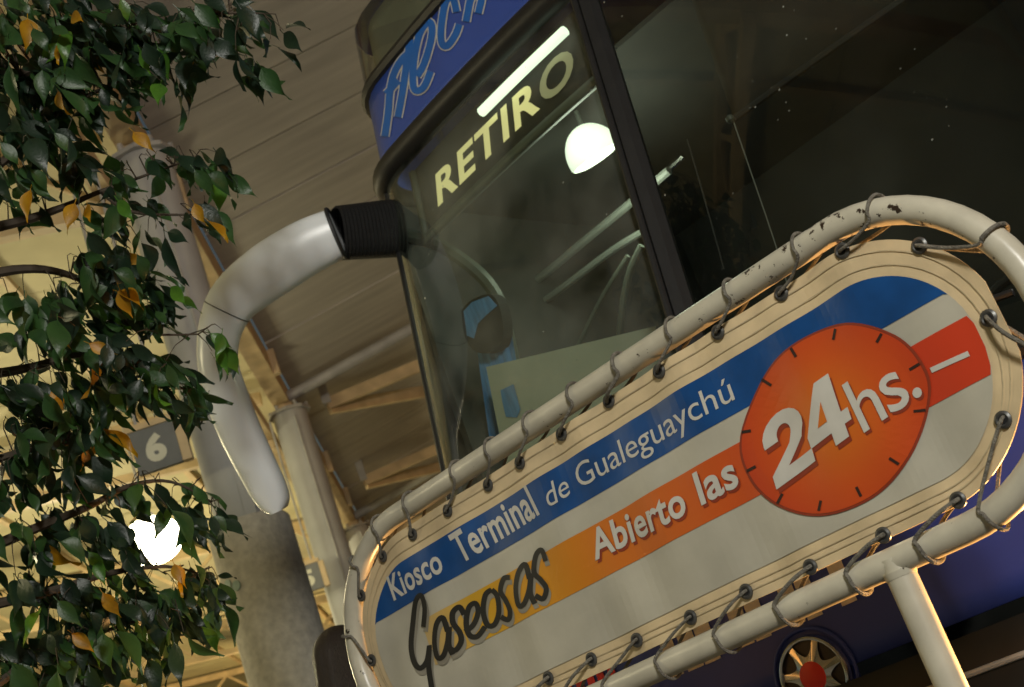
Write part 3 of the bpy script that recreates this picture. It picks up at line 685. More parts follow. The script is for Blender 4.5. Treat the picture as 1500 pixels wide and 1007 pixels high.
# outside mirror: bellows at the corner, white arm bending down to the housing
cq = bus_qz(578,338); print('corner', cq)
cornerP = BUSM @ FB(-QA-0.16, EYE+2.28); dep = (cornerP-CAMP).dot(CF); print('corner depth', dep, proj(cornerP))
MDEP = dep-0.12
ctr = [(492,342,38,0.0),(466,353,40,-0.01),(440,366,41,-0.02),(400,391,42,-0.03),(362,419,39.5,-0.04),(336,445,35.5,-0.05),(321,480,31,-0.05),(316,515,28.5,-0.05),(319,545,28.5,-0.05),(330,582,30,-0.05),(346,625,30,-0.05),(362,660,29,-0.05),(378,692,27.5,-0.05),(391,717,26,-0.05),(402,738,21,-0.05),(407,749,12,-0.05)]
L = smoothline(ctr, 3); mv = []; mf = []; SEG = 20
ppm = FPX/MDEP
for i, (x, y, hw, dd) in enumerate(L):
    a = L[max(0,i-1)]; b = L[min(len(L)-1,i+1)]
    t = ((b[0]-a[0])*CR-(b[1]-a[1])*CU).normalized(); sd = t.cross(CF).normalized(); cpt = at_depth(x, y, MDEP+dd)
    for k in range(SEG):
        ang = math.tau*k/SEG; cx, cy = math.cos(ang), math.sin(ang)
        px_ = math.copysign(abs(cx)**0.8, cx)*hw/ppm; py_ = math.copysign(abs(cy)**0.72, cy)*0.085
        mv.append(cpt+sd*px_+CF*(py_+0.03))
for i in range(len(L)-1):
    for k in range(SEG): mf.append((i*SEG+k, i*SEG+(k+1) % SEG, (i+1)*SEG+(k+1) % SEG, (i+1)*SEG+k))
mf.append(tuple(range(SEG))[::-1]); mf.append(tuple((len(L)-1)*SEG+k for k in range(SEG)))
mirr = mesh_obj('outside_mirror', [BUSI @ p for p in mv], mf, MATS['mirror_white'], bus, False); smooth_by_angle(mirr.data, 0.9)
# seam round the bend, inner mirror face and lower cap
def ring_at(i, grow, name, m, r):
    pts = []
    c = sum((mv[i*SEG+k] for k in range(SEG)), Vector())/SEG
    for k in range(SEG): pts.append(BUSI @ (c+(mv[i*SEG+k]-c)*grow))
    MB().tube(pts, r, 6, closed=True).build(name, m, mirr, True)
ring_at(0, 1.03, 'arm_collar', MATS['black_plastic'], 0.008)
ring_at(16, 1.0, 'housing_seam', MATS['black_plastic'], 0.0022)
fc = [(i, [mv[i*SEG+k] for k in range(SEG)]) for i in range(24, 41)]
gv = []; gf = []
for i, (x, y, hw, dd) in enumerate(L[23:41]):
    j = i+23; a = L[j-1]; b = L[j+1]
    t = ((b[0]-a[0])*CR-(b[1]-a[1])*CU).normalized(); sd = t.cross(CF).normalized(); cpt = at_depth(x, y, MDEP+dd)+CF*0.122
    for k in (-0.75, 0.75): gv.append(BUSI @ (cpt+sd*(k*hw/ppm)))
for i in range(len(gv)//2-1): gf.append((2*i,2*i+1,2*i+3,2*i+2))
mesh_obj('mirror_glass', gv, gf, MATS['mirror_glass'], mirr)
bvs = []; nb = 34; brings = []
endP = BUSM @ FB(-QA-0.10, EYE+2.33)
A_ = at_depth(494,342,MDEP+0.03); B_ = at_depth(585,334,MDEP+0.14)
tt = (B_-A_).normalized(); sd = tt.cross(CF).normalized(); fw = sd.cross(tt)
for i in range(nb+1):
    a = i/nb; c = A_.lerp(B_, a); g = 1.0 + (0.05 if i % 2 else -0.03)
    hh = (38.5+a*4)/ppm*g; dd = 0.085*g
    for k in range(SEG):
        ang = math.tau*k/SEG; cx, cy = math.cos(ang), math.sin(ang)
        bvs.append(BUSI @ (c+sd*math.copysign(abs(cx)**0.8, cx)*hh+fw*math.copysign(abs(cy)**0.72, cy)*dd))
bf = [(i*SEG+k, i*SEG+(k+1) % SEG, (i+1)*SEG+(k+1) % SEG, (i+1)*SEG+k) for i in range(nb) for k in range(SEG)]
mesh_obj('mirror_bellows', bvs, bf+[tuple(nb*SEG+k for k in range(SEG))], MATS['bellows'], bus)

# ------------------------------------------------------------------ the kiosk sign
sign = empty('kiosk_sign', SIGN_O, YAW, 'oblong vinyl kiosk banner advertising 24hs, lashed inside a white pipe frame', 'sign')
UL, UR, VC, RP, URP = -1.598, -0.722, 0.342, 0.195, -0.706
def stadium(r, vc=VC, ul=UL, ur=UR, n=28, m=40):
    out = []
    for i in range(m): out.append((ul+(ur-ul)*i/m, vc+r))
    for i in range(n): a = math.pi/2-math.pi*i/n; out.append((ur+r*math.cos(a), vc+r*math.sin(a)))
    for i in range(m): out.append((ur-(ur-ul)*i/m, vc-r))
    for i in range(n): a = -math.pi/2-math.pi*i/n; out.append((ul+r*math.cos(a), vc+r*math.sin(a)))
    return out
PR = 0.0285
frame = MB().tube([SP(u, v, 0, False) for u, v in stadium(RP, ur=URP)], PR, 16, closed=True).build('frame', MATS['pipe_paint'], sign, True)
def post(u, name='post'):
    vt = VC-RP
    MB().tube([SP(u, vt+0.004, 0, False), Vector((SP(u, vt).x, 0, 0.0))], 0.030, 16).build(name, MATS['pipe_paint'], sign, True)
    MB().tube([SP(u, vt-0.012, 0, False), SP(u, vt-0.02, 0, False)], [0.034,0.031], 16).build('weld', MATS['pipe_paint'], sign, True)
    MB().lathe([(0.11,0.0),(0.11,0.012)], 20, Matrix.Translation((SP(u,0).x,0,0))).build('foot_plate', MATS['pipe_paint'], sign)
post(-0.806); post(-1.50)
# banner body, as strips of constant u inside a stadium
def extent(u, r, vc, ul, ur):
    if u < ul: d = ul-u
    elif u > ur: d = u-ur
    else: d = 0
    if d >= r: return None
    h = math.sqrt(r*r-d*d); return vc-h, vc+h
def rr_extent(u, u0, u1, v0, v1, r):
    d = max(0, u0+r-u, u-(u1-r)); d = min(d, r); h = r-math.sqrt(max(0, r*r-d*d)); return v0+h, v1-h
def strips(name, m, us, ext, off, nv=6, parent=None, thick=0.0):
    v = []; f = []
    for u in us:
        a, b = ext(u)
        for j in range(nv+1): v.append(SP(u, a+(b-a)*j/nv, off))
    W = nv+1; n = len(us)
    for i in range(n-1):
        for j in range(nv): f.append((i*W+j, (i+1)*W+j, (i+1)*W+j+1, i*W+j+1))
    if thick:
        k = len(v); v += [p+Vector((0,thick,0)) for p in v]; f += [tuple(k+q for q in reversed(g)) for g in f]
        edge = [i*W for i in range(n)]+[(n-1)*W+j for j in range(1,W)]+[i*W+nv for i in range(n-2,-1,-1)]+[j for j in range(nv-1,0,-1)]
        for a, b in zip(edge, edge[1:]+edge[:1]): f.append((a, a+k, b+k, b))
    return mesh_obj(name, v, f, m, parent, False)
def cosus(a, b, n):                              # denser towards both ends
    return [a+(b-a)*(0.5-0.5*math.cos(math.pi*i/n))*0.6+(b-a)*i/n*0.4 for i in range(n+1)]
RB = 0.168; VB = 0.3425
us = cosus(UL-RB+0.0004, UR+RB-0.006, 110)
banner = strips('banner', MATS['vinyl_cream'], us, lambda u: extent(u, RB, VB, UL, UR) or (VB-0.02, VB+0.02), 0.0, 10, sign, 0.004)
PU0, PU1, PV0, PV1, PRR = -1.737, -0.592, 0.208, 0.464, 0.124
pe = lambda u: rr_extent(u, PU0, PU1, PV0, PV1, PRR)
us = cosus(PU0+0.0005, PU1-0.0005, 120)
strips('print_field', MATS['print_white'], us, pe, 0.0022, 10, banner)
def clipx(lo, hi):
    def g(u):
        a, b = pe(u); return max(a, min(lo, b)), max(a, min(hi, b))
    return g
strips('blue_band', MATS['print_blue'], us, clipx(0.398, 0.9), 0.0034, 4, banner)
strips('colour_stripe', MATS['print_stripe'], [u for u in us if u > -1.62], clipx(0.290, 0.3625), 0.0034, 3, banner)
# hem stitching
def ringline(r, vc, ul, ur, wd, off, name, m, rect=None):
    if rect:
        u0, u1, v0, v1, rr = rect; P = []
        for cx, cy, a0 in ((u1-rr,v1-rr,90),(u1-rr,v0+rr,0),(u0+rr,v0+rr,-90),(u0+rr,v1-rr,-180)):
            for i in range(15): a = RAD(a0-90*i/14); P.append((cx+rr*math.cos(a), cy+rr*math.sin(a)))
        Q = []
        for (a, b) in zip(P, P[1:]+P[:1]):
            L_ = math.hypot(b[0]-a[0], b[1]-a[1]); kk = max(1, int(L_/0.03))
            for i in range(kk): Q.append((a[0]+(b[0]-a[0])*i/kk, a[1]+(b[1]-a[1])*i/kk))
        P = Q
    else: P = stadium(r, vc, ul, ur)
    v = []; f = []; n = len(P)
    for i in range(n):
        a = P[i-1]; b = P[(i+1) % n]; dx, dy = b[0]-a[0], b[1]-a[1]; d = math.hypot(dx,dy); nx, ny = -dy/d*wd/2, dx/d*wd/2
        v += [SP(P[i][0]+nx, P[i][1]+ny, off), SP(P[i][0]-nx, P[i][1]-ny, off)]
    for i in range(n): j = (i+1) % n; f.append((2*i,2*i+1,2*j+1,2*j))
    mesh_obj(name, v, f, m, banner)
ringline(0.155, VB, UL, UR, 0.0015, 0.0026, 'hem_stitch', MATS['stitch'])
ringline(0,0,0,0, 0.0015, 0.0026, 'hem_stitch', MATS['stitch'], (PU0-0.010, PU1+0.012, PV0-0.012, PV1+0.014, PRR+0.012))
# the clock disc: an oval of 24 hs
import itertools
circ_px = [(1087,640),(1100,700),(1140,740),(1205,756),(1280,730),(1335,670),(1362,580),(1350,530),(1310,490),(1240,473),(1170,500),(1120,550)]
CU_ = [sign_uv(*p) for p in circ_px]
def ring_uv(scale, n=72):
    L_ = smoothline(CU_+CU_[:1], 6)[:-1]
    # keep the closed curve smooth across its seam
    m = len(CU_); PP = [CU_[-1]]+CU_+CU_[:2]; L_ = []
    for i in range(1, m+1):
        for k in range(6):
            t = k/6; a, b, c, d = PP[i-1], PP[i], PP[i+1], PP[min(i+2, len(PP)-1)]
            L_.append(tuple(0.5*((2*q)+(-p+r)*t+(2*p-5*q+4*r-s)*t*t+(-p+3*q-3*r+s)*t**3) for p, q, r, s in zip(a, b, c, d)))
    cx, cy = DISC_C
    return [(cx+(u-cx)*scale, cy+(v-cy)*scale) for u, v in L_]
def disc(name, m, scale, off):
    v = [SP(*DISC_C, off)]; f = []; R0 = ring_uv(scale); n = len(R0); NR = 7
    for r in range(1, NR+1):
        for u, vv in R0: v.append(SP(DISC_C[0]+(u-DISC_C[0])*r/NR, DISC_C[1]+(vv-DISC_C[1])*r/NR, off))
    for k in range(n): f.append((0, 1+(k+1) % n, 1+k))
    for r in range(NR-1):
        for k in range(n): f.append((1+r*n+k, 1+r*n+(k+1) % n, 1+(r+1)*n+(k+1) % n, 1+(r+1)*n+k))
    mesh_obj(name, v, f, m, banner)
disc('disc_rim', MATS['text_shadow_red'], 1.0, 0.0046)
disc('disc', MATS['print_disc'], 0.972, 0.0056)
def sconv(x, y, off): return SP(*sign_uv(x, y), off)
for a, b in (((1222,498),(1225,482)),((1286,502),(1293,489)),((1332,542),(1347,533)),((1338,603),(1355,601)),((1306,671),(1320,680)),((1258,713),(1265,727)),((1206,733),(1203,748)),((1150,723),(1143,737)),((1111,683),(1098,690)),((1103,631),(1090,633)),((1131,565),(1117,556)),((1169,523),(1161,510))):
    v, f = stroke_shape([a, b], 4.2, 0.0068, None, '', conv=sconv, n=1); mesh_obj('clock_tick', v, f, MATS['tick_black'], banner)
def sign_text(s, bl, br, tl, m, off, bold=0.0, space=1.0, name='lettering', shift=(0,0)):
    tv, tf = text_data(s, bold, space); A, B, T = (sign_uv(p[0]+shift[0], p[1]+shift[1]) for p in (bl, br, tl))
    mesh_obj(name, lay(tv, A, B, T, lambda u, v: SP(u, v, off)), tf, m, banner)
sign_text('Kiosco', (579,880), (653,836), (567,846), MATS['text_white'], 0.0048, 0.022, 1.04)
sign_text('Terminal', (677,826), (793,753), (658,785), MATS['text_white'], 0.0048, 0.022, 1.04)
sign_text('de', (807,744), (837,724), (799,712), MATS['text_white'], 0.0048, 0.0)
sign_text('Gualeguaychú', (850,716), (1079,585), (840,684), MATS['text_white'], 0.0048, 0.0, 0.98)
for sh, mm, of in (((3,4),'text_shadow_red',0.0046),((0,0),'text_white',0.0058)):
    sign_text('Abierto', (873,821), (1012,752), (862,779), MATS[mm], of, 0.024, 1.05, shift=sh)
    sign_text('las', (1032,740), (1087,710), (1018,694), MATS[mm], of, 0.024, 1.05, shift=sh)
def blockdig(pts):                               # digit outline drawn in an upright unit box, laid on its slanted place
    bl, br, tl = DBOX; return [(bl[0]+(br[0]-bl[0])*x+(tl[0]-bl[0])*y, bl[1]+(br[1]-bl[1])*x+(tl[1]-bl[1])*y) for x, y in pts]
def arc(cx, cy, rx, ry, a0, a1, n=12): return [(cx+rx*math.cos(RAD(a0+(a1-a0)*i/n)), cy+ry*math.sin(RAD(a0+(a1-a0)*i/n))) for i in range(n+1)]
DBOX = ((1142,717),(1198,675),(1113,625))
two = [(0,0),(1,0),(1,0.2),(0.40,0.2)]+[(0.86,0.46)]+arc(0.49,0.70,0.50,0.30,-35,185)+[(0.0,0.62),(0.32,0.62)]+arc(0.49,0.68,0.17,0.13,180,-30)+[(0.55,0.50),(0,0.2)]
DIG2 = ([blockdig(two)], 0)
DBOX = ((1198,676),(1258,632),(1166,584))
four = [(0.52,0),(0.84,0),(0.84,0.20),(1,0.20),(1,0.39),(0.84,0.39),(0.84,1),(0.50,1),(0,0.37),(0,0.20),(0.52,0.20)]
DIG4 = ([blockdig(four)], 0)
FOURHOLE = blockdig([(0.29,0.39),(0.52,0.39),(0.52,0.70)])
for sh, mm, of in (((4,6),'text_shadow_red',0.0068),((0,0),'text_white',0.0080)):
    for st_, closed_ in (DIG2, DIG4):
        for seg_ in st_:
            pp_ = [(p[0]+sh[0], p[1]+sh[1]) for p in seg_]
            bm = bmesh.new(); vs_ = [bm.verts.new((*sign_uv(x, y), 0)) for x, y in pp_]; bm.faces.new(vs_); bm.normal_update(); bmesh.ops.triangulate(bm, faces=bm.faces[:])
            for _ in range(3): bmesh.ops.subdivide_edges(bm, edges=bm.edges[:], cuts=1, use_grid_fill=True)
            bm.verts.index_update()
            mesh_obj('digit_stroke', [SP(q.co.x, q.co.y, of) for q in bm.verts], [tuple(q.index for q in fc_.verts) for fc_ in bm.faces], MATS[mm], banner, True); bm.free()
mesh_obj('digit_counter', [sconv(x, y, 0.0092) for x, y in FOURHOLE], [(0,1,2)], MATS['print_disc'], banner)
for sh, mm, of in (((3,4),'text_shadow_red',0.0068),((0,0),'text_white',0.0080)):
    sign_text('hs.', (1270,634), (1352,577), (1236,564), MATS[mm], of, 0.004, 0.92, shift=sh)
v, f = stroke_shape([(1363,543),(1390,531),(1419,518)], 8, 0.0050, None, '', conv=sconv, n=3); mesh_obj('stripe_dash', v, f, MATS['text_white'], banner)
# brush script word, one stroke set for each letter, with its grey shadow
GAS = [[(624,918),(627,890),(622,872),(613,880),(608,912),(606,945),(611,968),(620,978),(629,968),(633,945),(632,975),(638,1012),(640,1035)],
       [(661,924),(654,904),(645,914),(641,940),(645,962),(654,960),(661,940),(663,918),(663,944),(668,958)],
       [(682,900),(675,889),(667,897),(668,912),(677,926),(679,940),(671,952),(661,946)],
       [(684,925),(695,915),(701,896),(697,884),(688,890),(685,912),(690,930),(701,932),(711,918)],
       [(720,864),(711,872),(708,895),(714,915),(724,915),(730,897),(728,874),(720,864)],
       [(748,846),(738,848),(733,866),(741,880),(747,895),(744,908),(733,904)],
       [(777,848),(770,827),(761,838),(757,862),(761,886),(770,884),(777,864),(779,840),(779,868),(786,884)],
       [(799,808),(788,812),(782,832),(791,846),(801,858),(800,872),(788,874)]]
GAS[7] = [(800,822),(794,806),(785,814),(783,838),(793,850),(801,862),(797,877),(786,872)]
for sh, mm, of in (((3,7),'text_shadow_grey',0.0044),((0,0),'text_black',0.0056)):
    for st_ in GAS:
        v, f = stroke_shape([(x+sh[0], y+sh[1]) for x, y in st_], 7.5, of, None, '', conv=sconv, n=6, taper=False); mesh_obj('script_letter', v, f, MATS[mm], banner)

# grommets and lashing rope
GROM = [((533,872),(-1.775,0.478)),((562,815),None),((606,783),None),((658,748),None),((713,711),None),((763,678),None),((825,636),None),((893,588),None),((971,544),None),((1055,487),None),((1144,430),None),((1236,368),None),((1346,360),None),((1447,466),None),((1470,615),None),((1403,733),None),((1296,784),None),((1191,830),None),((1096,866),None),((1014,904),None),((933,938),None),((867,966),None),((806,993),None),((547,967),None)]
OUT = [(522,818),(557,765),(604,735),(667,672),(718,640),(775,605),(838,560),(905,518),(983,468),(1068,412),(1165,340),(1282,284),(1470,325),(1515,520),(1482,792),(1378,838),(1272,878),(1165,918),(1072,952),(985,990),(905,1022),(840,1050),(780,1075),(524,930)]
gmesh = None
def gpos(u, v): return SP(u, v, 0.003)
def nearest_pipe(u, v):                          # centre of the pipe nearest to a place, and outward direction
    cu = min(max(u, UL), URP); d = Vector((u-cu, v-VC)); d = d.normalized() if d.length > 1e-5 else Vector((0,1))
    return (cu+d.x*RP, VC+d.y*RP), d
for (gp, _), op in zip(GROM, OUT):
    u, v = sign_uv(*gp)
    g = Matrix.Translation(gpos(u, v)) @ Matrix.Rotation(math.pi/2,4,'X')
    if gmesh is None:
        o = MB().lathe([(0.0085,0.0),(0.0085,0.004),(0.012,0.0055),(0.0165,0.003),(0.0165,0.0)], 18).build('grommet', MATS['grommet'], sign, True); gmesh = o.data; o.matrix_local = g
        h_ = MB().lathe([(0.0084,0.0028),(0.0084,0.0044)], 14).build('hole', MATS['hole'], o); hmesh2 = h_.data
    else:
        o = share('grommet', gmesh, sign, g); share('hole', hmesh2, o, Matrix.Identity(4))
    ou, ov = sign_uv(*op); (pu, pv_), d = nearest_pipe(ou, ov)
    r = PR+0.006; tilt = rnd.uniform(0.0002,0.0017); bow = rnd.uniform(0.016,0.034)
    pts = [SP(u, v, -0.004), SP(u, v, 0.012)]
    din = Vector((pu-d.x*PR/K-u, pv_-d.y*PR/K-v))
    pts.append(SP(u+din.x*0.45, v+din.y*0.45, bow))
    for k in range(9):                           # over the front of the pipe and round its back
        a = RAD(-35+k*31); along = (k-2)*tilt
        pts.append(SP(pu+d.x*r*math.sin(a)/K+d.y*along*(-1 if d.y < 0 else 1), pv_+d.y*r*math.sin(a)/K-d.x*along, r*math.cos(a), False))
    pts.append(SP(u+din.x*0.4, v+din.y*0.4, -0.02)); pts.append(SP(u, v, -0.008))
    MB().tube(smoothline(pts, 4), rnd.uniform(0.0036,0.0047), 7).build('rope', MATS['rope'], sign, True)

# ------------------------------------------------------------------ person with long dark hair, seen from behind
hp = at_dist(487,921,5.6); print('head top', hp)
per = empty('person', (hp.x,hp.y,0), RAD(20), 'person with long dark hair seen from behind, between column and kiosk sign', 'person')
H = hp.z
def skin_mesh(name, verts, edges, radii, m, parent, root=0, sub=2):
    me = bpy.data.meshes.new(name); me.from_pydata(verts, edges, []); o = bpy.data.objects.new(name, me); C.objects.link(o); o.parent = parent
    md = o.modifiers.new('skin','SKIN'); sv_ = me.skin_vertices[0].data
    for i, r in enumerate(radii): sv_[i].radius = (r if hasattr(r,'__len__') else (r, r)); sv_[i].use_root = (i == root)
    o.modifiers.new('sub','SUBSURF').levels = sub; o.modifiers['sub'].render_levels = sub
    me.materials.append(m); return o
k = H/1.78
V = [(0,0,0.98),(0,0,1.15),(0,0,1.32),(0,0,1.45),(0,0.0,1.52),(0,0.01,1.58),(0,0.015,1.66),(0,0.015,1.73)]
Rr = [(0.155,0.11),(0.135,0.10),(0.165,0.11),(0.12,0.085),(0.055,0.055),(0.062,0.07),(0.078,0.095),(0.06,0.075)]
E_ = [(0,1),(1,2),(2,3),(3,4),(4,5),(5,6),(6,7)]
def chain(start, pts, rads):
    prev = start
    for p, r in zip(pts, rads): V.append(p); Rr.append(r); E_.append((prev, len(V)-1)); prev = len(V)-1
    return prev
for s in (-1, 1):
    chain(0, [(s*0.09,0,0.88),(s*0.10,0.01,0.5),(s*0.10,-0.01,0.1),(s*0.105,0.04,0.045),(s*0.11,0.15,0.03)], [0.095,0.062,0.042,0.045,0.03])
    hd = chain(3, [(s*0.185,0,1.42),(s*0.23,-0.02,1.14),(s*0.235,0.05,0.90),(s*0.235,0.07,0.83)], [0.062,0.045,0.034,(0.02,0.036)])
    for fi, (dx, ln) in enumerate(((-0.027,0.075),(-0.009,0.088),(0.009,0.083),(0.027,0.066))):
        chain(hd, [(s*0.235,0.085+dx,0.79),(s*0.232,0.09+dx,0.79-ln*0.55),(s*0.222,0.095+dx,0.79-ln)], [0.009,0.0085,0.007])
    chain(hd, [(s*0.22,0.115,0.83),(s*0.212,0.125,0.79)], [0.010,0.008])
body = skin_mesh('body', [tuple(c*k for c in p) for p in V], E_, Rr, MATS['jacket'], per)
hv = []; hf = []; HS_, HR_ = 30, 22                    # hair: a cap that falls to the shoulder blades
for j in range(HR_+1):
    t = j/HR_
    if t < 0.42:
        a = t/0.42*math.pi/2; z = 1.66+0.125*math.cos(a); r = 0.093*math.sin(a)
    else:
        b = (t-0.42)/0.58; z = 1.66-0.40*b; r = 0.093+0.03*math.sin(b*2.2)
    for i in range(HS_):
        an = math.tau*i/HS_; fr_ = math.sin(an)     # +y is the face side
        rr_ = 1.22*r*(1+0.035*math.sin(an*9+3*t)+0.02*math.sin(an*17-5*t)); depth_ = 1.12
        yy = rr_*fr_*depth_
        if t > 0.42 and fr_ > 0.1: yy *= 0.25*(1-0.4*(t-0.42))
        hv.append(Vector((rr_*math.cos(an), yy-0.01, z))*k)
for j in range(HR_):
    for i in range(HS_): hf.append((j*HS_+i, j*HS_+(i+1) % HS_, (j+1)*HS_+(i+1) % HS_, (j+1)*HS_+i))
mesh_obj('hair', hv, hf, MATS['hair'], per, True)

# ------------------------------------------------------------------ the fig tree
TB = Vector((-2.15, 3.55, 0))
tree = empty('fig_tree', TB, 0, 'glossy dark green weeping fig with a few yellow leaves beside the bus bay', 'tree')
TI = Matrix.Translation(-TB)
crown = TB+Vector((0.15,0.15,1.55))
MB().tube(smoothline([TB, TB+Vector((0.04,0.02,0.5)), TB+Vector((0.02,0.08,1.0)), crown, crown+Vector((0.10,0.10,0.9)), crown+Vector((0.2,0.2,1.6))], 4), [0.11-0.0042*i for i in range(21)], 12).build('trunk', MATS['bark'], tree, True, TI)
# limbs: px,py,forward depth
LIMBS = [[(-60,345,3.9),(30,325,3.92),(90,305,3.95),(140,284,3.98),(200,262,4.0),(285,232,4.02)],
         [(-80,160,3.9),(30,110,3.9),(130,60,3.95),(230,30,4.0),(320,20,4.0),(385,20,4.02)],
         [(-80,420,3.9),(20,396,3.9),(90,400,3.95),(150,430,4.0),(200,485,4.0),(290,490,4.0)],
         [(-80,560,3.9),(40,540,3.9),(120,520,3.95),(200,540,4.0),(270,570,4.02)],
         [(-80,830,3.8),(50,775,3.85),(130,742,3.9),(190,712,3.95),(250,706,4.0),(310,735,4.0)],
         [(-80,900,3.8),(60,870,3.85),(160,840,3.9),(240,830,3.95),(290,840,3.97)],
         [(-80,260,3.9),(0,240,3.9),(80,170,3.95),(150,130,3.95),(240,90,4.0)],
         [(-60,1040,3.8),(60,960,3.85),(140,930,3.9),(230,900,3.95)],
         [(-60,690,3.85),(40,660,3.9),(110,650,3.95)],
         [(150,283,3.98),(190,310,4.0),(260,315,4.0),(310,312,4.02)]]
limb_pts = []
for i, Lm in enumerate(LIMBS):
    pts = [at_depth(*p) for p in smoothline(Lm, 5)]
    if i < 9:
        root_h = pts[0]; base = crown+Vector((0.05*math.sin(i),0.05*math.cos(i), 0.35+0.10*((i*5) % 7)-0.45))
        pts = [base, base.lerp(root_h, 0.5)+Vector((0,0,0.10))]+pts
    n = len(pts); rr0 = 0.020 if i < 9 else 0.006
    MB().tube(pts, [rr0*(1-j/n)**1.3*0.9+0.0022 for j in range(n)], 7).build('limb', MATS['twig'], tree, True, TI)
    limb_pts += pts[2:]
# clumps of leaves: px, py, rx, ry, count, depth
CL = [(50,60,90,80,120,3.9),(150,40,70,60,75,3.95),(230,55,60,55,60,4.0),(300,35,45,35,24,4.0),(40,150,70,60,70,3.9),(120,120,70,45,50,3.95),
      (372,92,30,26,11,4.02),(404,50,20,20,4,4.02),(355,20,40,22,12,4.02),(262,120,18,26,5,4.0),(200,85,30,24,12,3.95),
      (85,225,42,32,22,3.95),(20,240,40,40,22,3.9),(250,238,40,22,14,4.0),(300,240,30,25,14,4.02),(322,250,18,18,5,4.02),(296,315,30,22,8,4.02),(160,245,26,22,7,3.98),
      (190,310,38,30,14,3.98),(120,320,40,30,7,3.95),(225,345,22,22,6,4.0),(40,300,40,30,6,3.92),
      (160,390,55,35,34,3.98),(200,440,45,45,40,4.0),(120,440,55,55,52,3.95),(230,420,20,30,8,4.02),(262,430,10,12,2,4.02),(25,460,25,40,10,3.9),(60,500,40,40,16,3.92),
      (310,505,22,18,7,4.0),(165,530,65,40,52,3.98),(230,555,50,32,34,4.0),(285,580,24,26,9,4.02),(120,575,60,45,44,3.95),(30,590,40,45,34,3.9),(55,650,50,36,34,3.92),(130,640,40,30,24,3.95),(20,700,30,40,12,3.9),
      (110,695,32,22,12,3.95),(195,720,40,25,14,3.96),(265,728,36,22,17,4.0),(312,750,20,20,7,4.0),(285,770,30,20,8,3.98),(150,770,45,35,26,3.92),(70,780,55,40,32,3.88),(190,800,20,25,9,3.93),
      (290,850,32,32,24,3.98),(250,885,40,28,24,3.96),(180,870,50,35,34,3.92),(80,870,70,40,48,3.88),(310,890,18,24,6,3.98),(60,950,75,50,64,3.86),(150,950,50,40,36,3.9),(235,930,40,28,16,3.95),(215,975,18,18,5,3.93),(150,1000,30,25,10,3.9),(0,1000,60,40,30,3.85),
      (-70,120,70,120,70,3.9),(-70,480,60,160,80,3.9),(-70,830,60,160,80,3.85),(-160,500,60,300,90,3.8)]
def leaf_mesh(name, length, wdt, curl, fold, droop, m):
    prof = [0.0,0.30,0.62,0.86,0.98,1.0,0.92,0.74,0.47,0.20,0.07,0.0]; n = len(prof)-1; v = []; f = []
    v.append((0,-0.18*length,0.0))
    for i, w_ in enumerate(prof):
        t = i/n; y = t*length; z = -droop*t*t*length; hw = w_*wdt/2
        v += [(-hw, y, z+fold*hw+curl*math.sin(t*5)*0.006), (0, y, z), (hw, y, z+fold*hw-curl*math.sin(t*4.3)*0.006)]
    for i in range(n):
        a = 1+3*i; f += [(a,a+1,a+4,a+3),(a+1,a+2,a+5,a+4)]
    pt = 0.0011; b = len(v); v += [(-pt,-0.18*length,0.004),(pt,-0.18*length,0.004),(pt,0.02,0.0006),(-pt,0.02,0.0006)]; f.append((b,b+1,b+2,b+3))
    me = bpy.data.meshes.new(name); me.from_pydata(v, [], f); me.polygons.foreach_set('use_smooth',[True]*len(f)); me.materials.append(m); return me
KINDS = ['leaf_dark','leaf_mid','leaf_bright','leaf_yellow']
LM = {}
for kd in KINDS:
    LM[kd] = [leaf_mesh('leaf', 1.0*0.110, (0.043,0.047,0.051,0.040,0.046)[j], (1,-1.4,0.6,2.2,-2.6)[j], (0.25,0.40,0.55,0.75,0.12)[j], (0.10,0.23,0.36,0.55,0.45)[j], MATS[kd]) for j in range(5)]
leaves = []; twigs = MB()
YSPOT = [(40,40),(88,70),(85,145),(45,290),(110,310),(128,312),(175,435),(172,440),(80,490),(78,580),(85,590),(285,310),(303,335),(265,845),(255,838),(105,940),(150,880),(195,205),(130,515)]
GSPOT = [(85,75),(205,85),(308,500),(318,515),(330,520),(325,500),(250,432),(172,305),(130,820),(140,835),(236,135)]
for cx, cy, rx, ry, cnt, dp in CL:
    for _ in range(int(cnt*1.02)):
        while True:
            a, b = rnd.uniform(-1,1), rnd.uniform(-1,1)
            if a*a+b*b < 1: break
        P = at_depth(cx+a*rx, cy+b*ry, dp+rnd.gauss(0,0.13))
        out = Vector((rnd.gauss(0.25,0.45), rnd.gauss(-0.1,0.45), rnd.gauss(-0.9,0.3))).normalized()
        nrm = Vector((rnd.gauss(0,0.6), rnd.gauss(-0.7,0.5), rnd.gauss(0.45,0.5))); nrm = (nrm-out*nrm.dot(out)).normalized()
        r = rnd.random(); kd = 'leaf_dark' if r < 0.55 else ('leaf_mid' if r < 0.965 else ('leaf_bright' if r < 0.997 else 'leaf_yellow'))
        leaves.append([P, out, nrm, kd, rnd.uniform(0.6,1.2), rnd.randrange(5)])
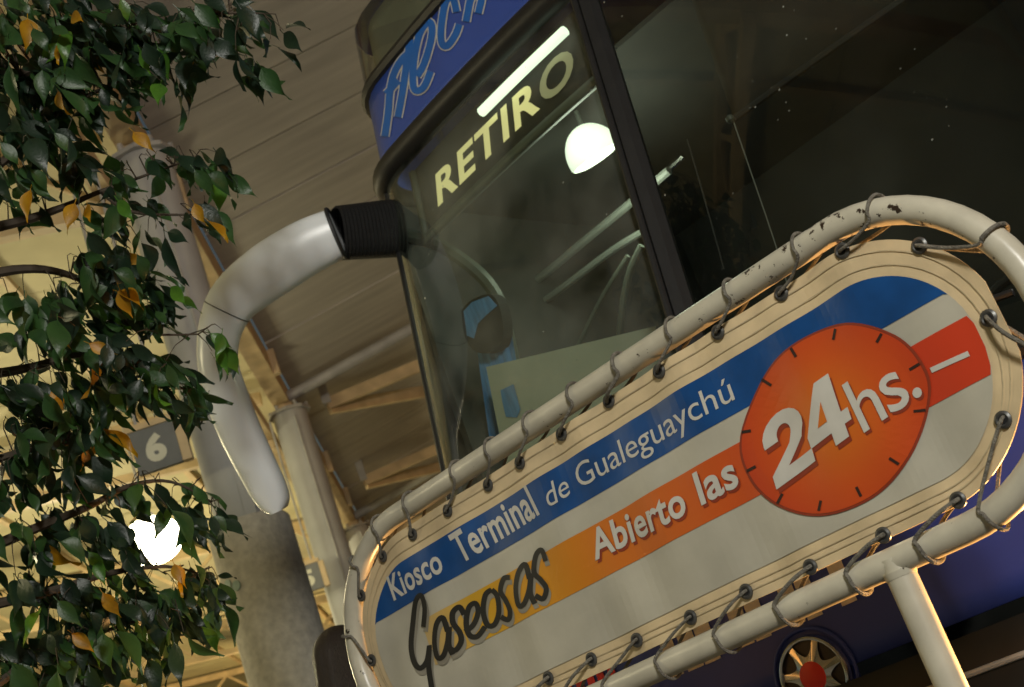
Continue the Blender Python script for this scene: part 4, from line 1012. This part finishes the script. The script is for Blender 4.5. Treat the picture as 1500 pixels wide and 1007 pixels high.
for spots, kd in ((YSPOT,'leaf_yellow'),(GSPOT,'leaf_bright')):
    for x, y in spots:
        out = Vector((rnd.gauss(0.2,0.4), rnd.gauss(-0.1,0.3), -0.8)).normalized(); nrm = Vector((rnd.gauss(0,0.4),-0.9,rnd.gauss(0.3,0.3))); nrm = (nrm-out*nrm.dot(out)).normalized()
        leaves.append([at_depth(x, y-12, 3.72+rnd.uniform(-0.05,0.05)), out, nrm, kd, rnd.uniform(0.65,0.95), rnd.randrange(3)])
def lmat(l):
    P, out, nrm, kd, s, j = l; x = out.cross(nrm).normalized()
    m_ = Matrix((x*s, out*s, nrm*s)).transposed().to_4x4(); m_.translation = P-TB; return m_
inview = lambda P: 0 < proj(P)[0] < 1500 and 0 < proj(P)[1] < 1007
order = sorted(range(len(leaves)), key=lambda i: (not inview(leaves[i][0]), leaves[i][3] not in ('leaf_yellow','leaf_bright'), (leaves[i][0]-CAMP).length))
single = set(order[:298])
rest = {kd: MB() for kd in KINDS}
for i, l in enumerate(leaves):
    me = LM[l[3]][l[5]]; m_ = lmat(l)
    if i in single: share('leaf', me, tree, m_)
    else: rest[l[3]].add([m_ @ v.co for v in me.vertices], [tuple(p.vertices) for p in me.polygons])
    if True:
        b = m_ @ Vector((0,-0.015,0)); near = min(limb_pts, key=lambda q: (q-TB-b).length_squared)-TB
        if rnd.random() < 0.35:
            mid = b.lerp(near, 0.5)+Vector((rnd.gauss(0,0.02),rnd.gauss(0,0.02),0.025)); twigs.tube([b, b.lerp(mid,0.6)+Vector((0,0,0.008)), mid, near], [0.0010,0.0013,0.0017,0.0024], 4, caps=False)
allv = MB(); mats_idx = []
me = bpy.data.meshes.new('foliage'); vs = []; fs = []; mi = []
for ki, kd in enumerate(KINDS):
    k0 = len(vs); vs += [tuple(p) for p in rest[kd].v]; fs += [tuple(i+k0 for i in q) for q in rest[kd].f]; mi += [ki]*len(rest[kd].f)
me.from_pydata(vs, [], fs)
for kd in KINDS: me.materials.append(MATS[kd])
me.polygons.foreach_set('material_index', mi); me.polygons.foreach_set('use_smooth', [True]*len(fs)); me.update()
fo = bpy.data.objects.new('foliage', me); C.objects.link(fo); fo.parent = tree; fo['kind'] = 'stuff'
tw = twigs.build('twigs', MATS['twig'], tree); tw['kind'] = 'stuff'
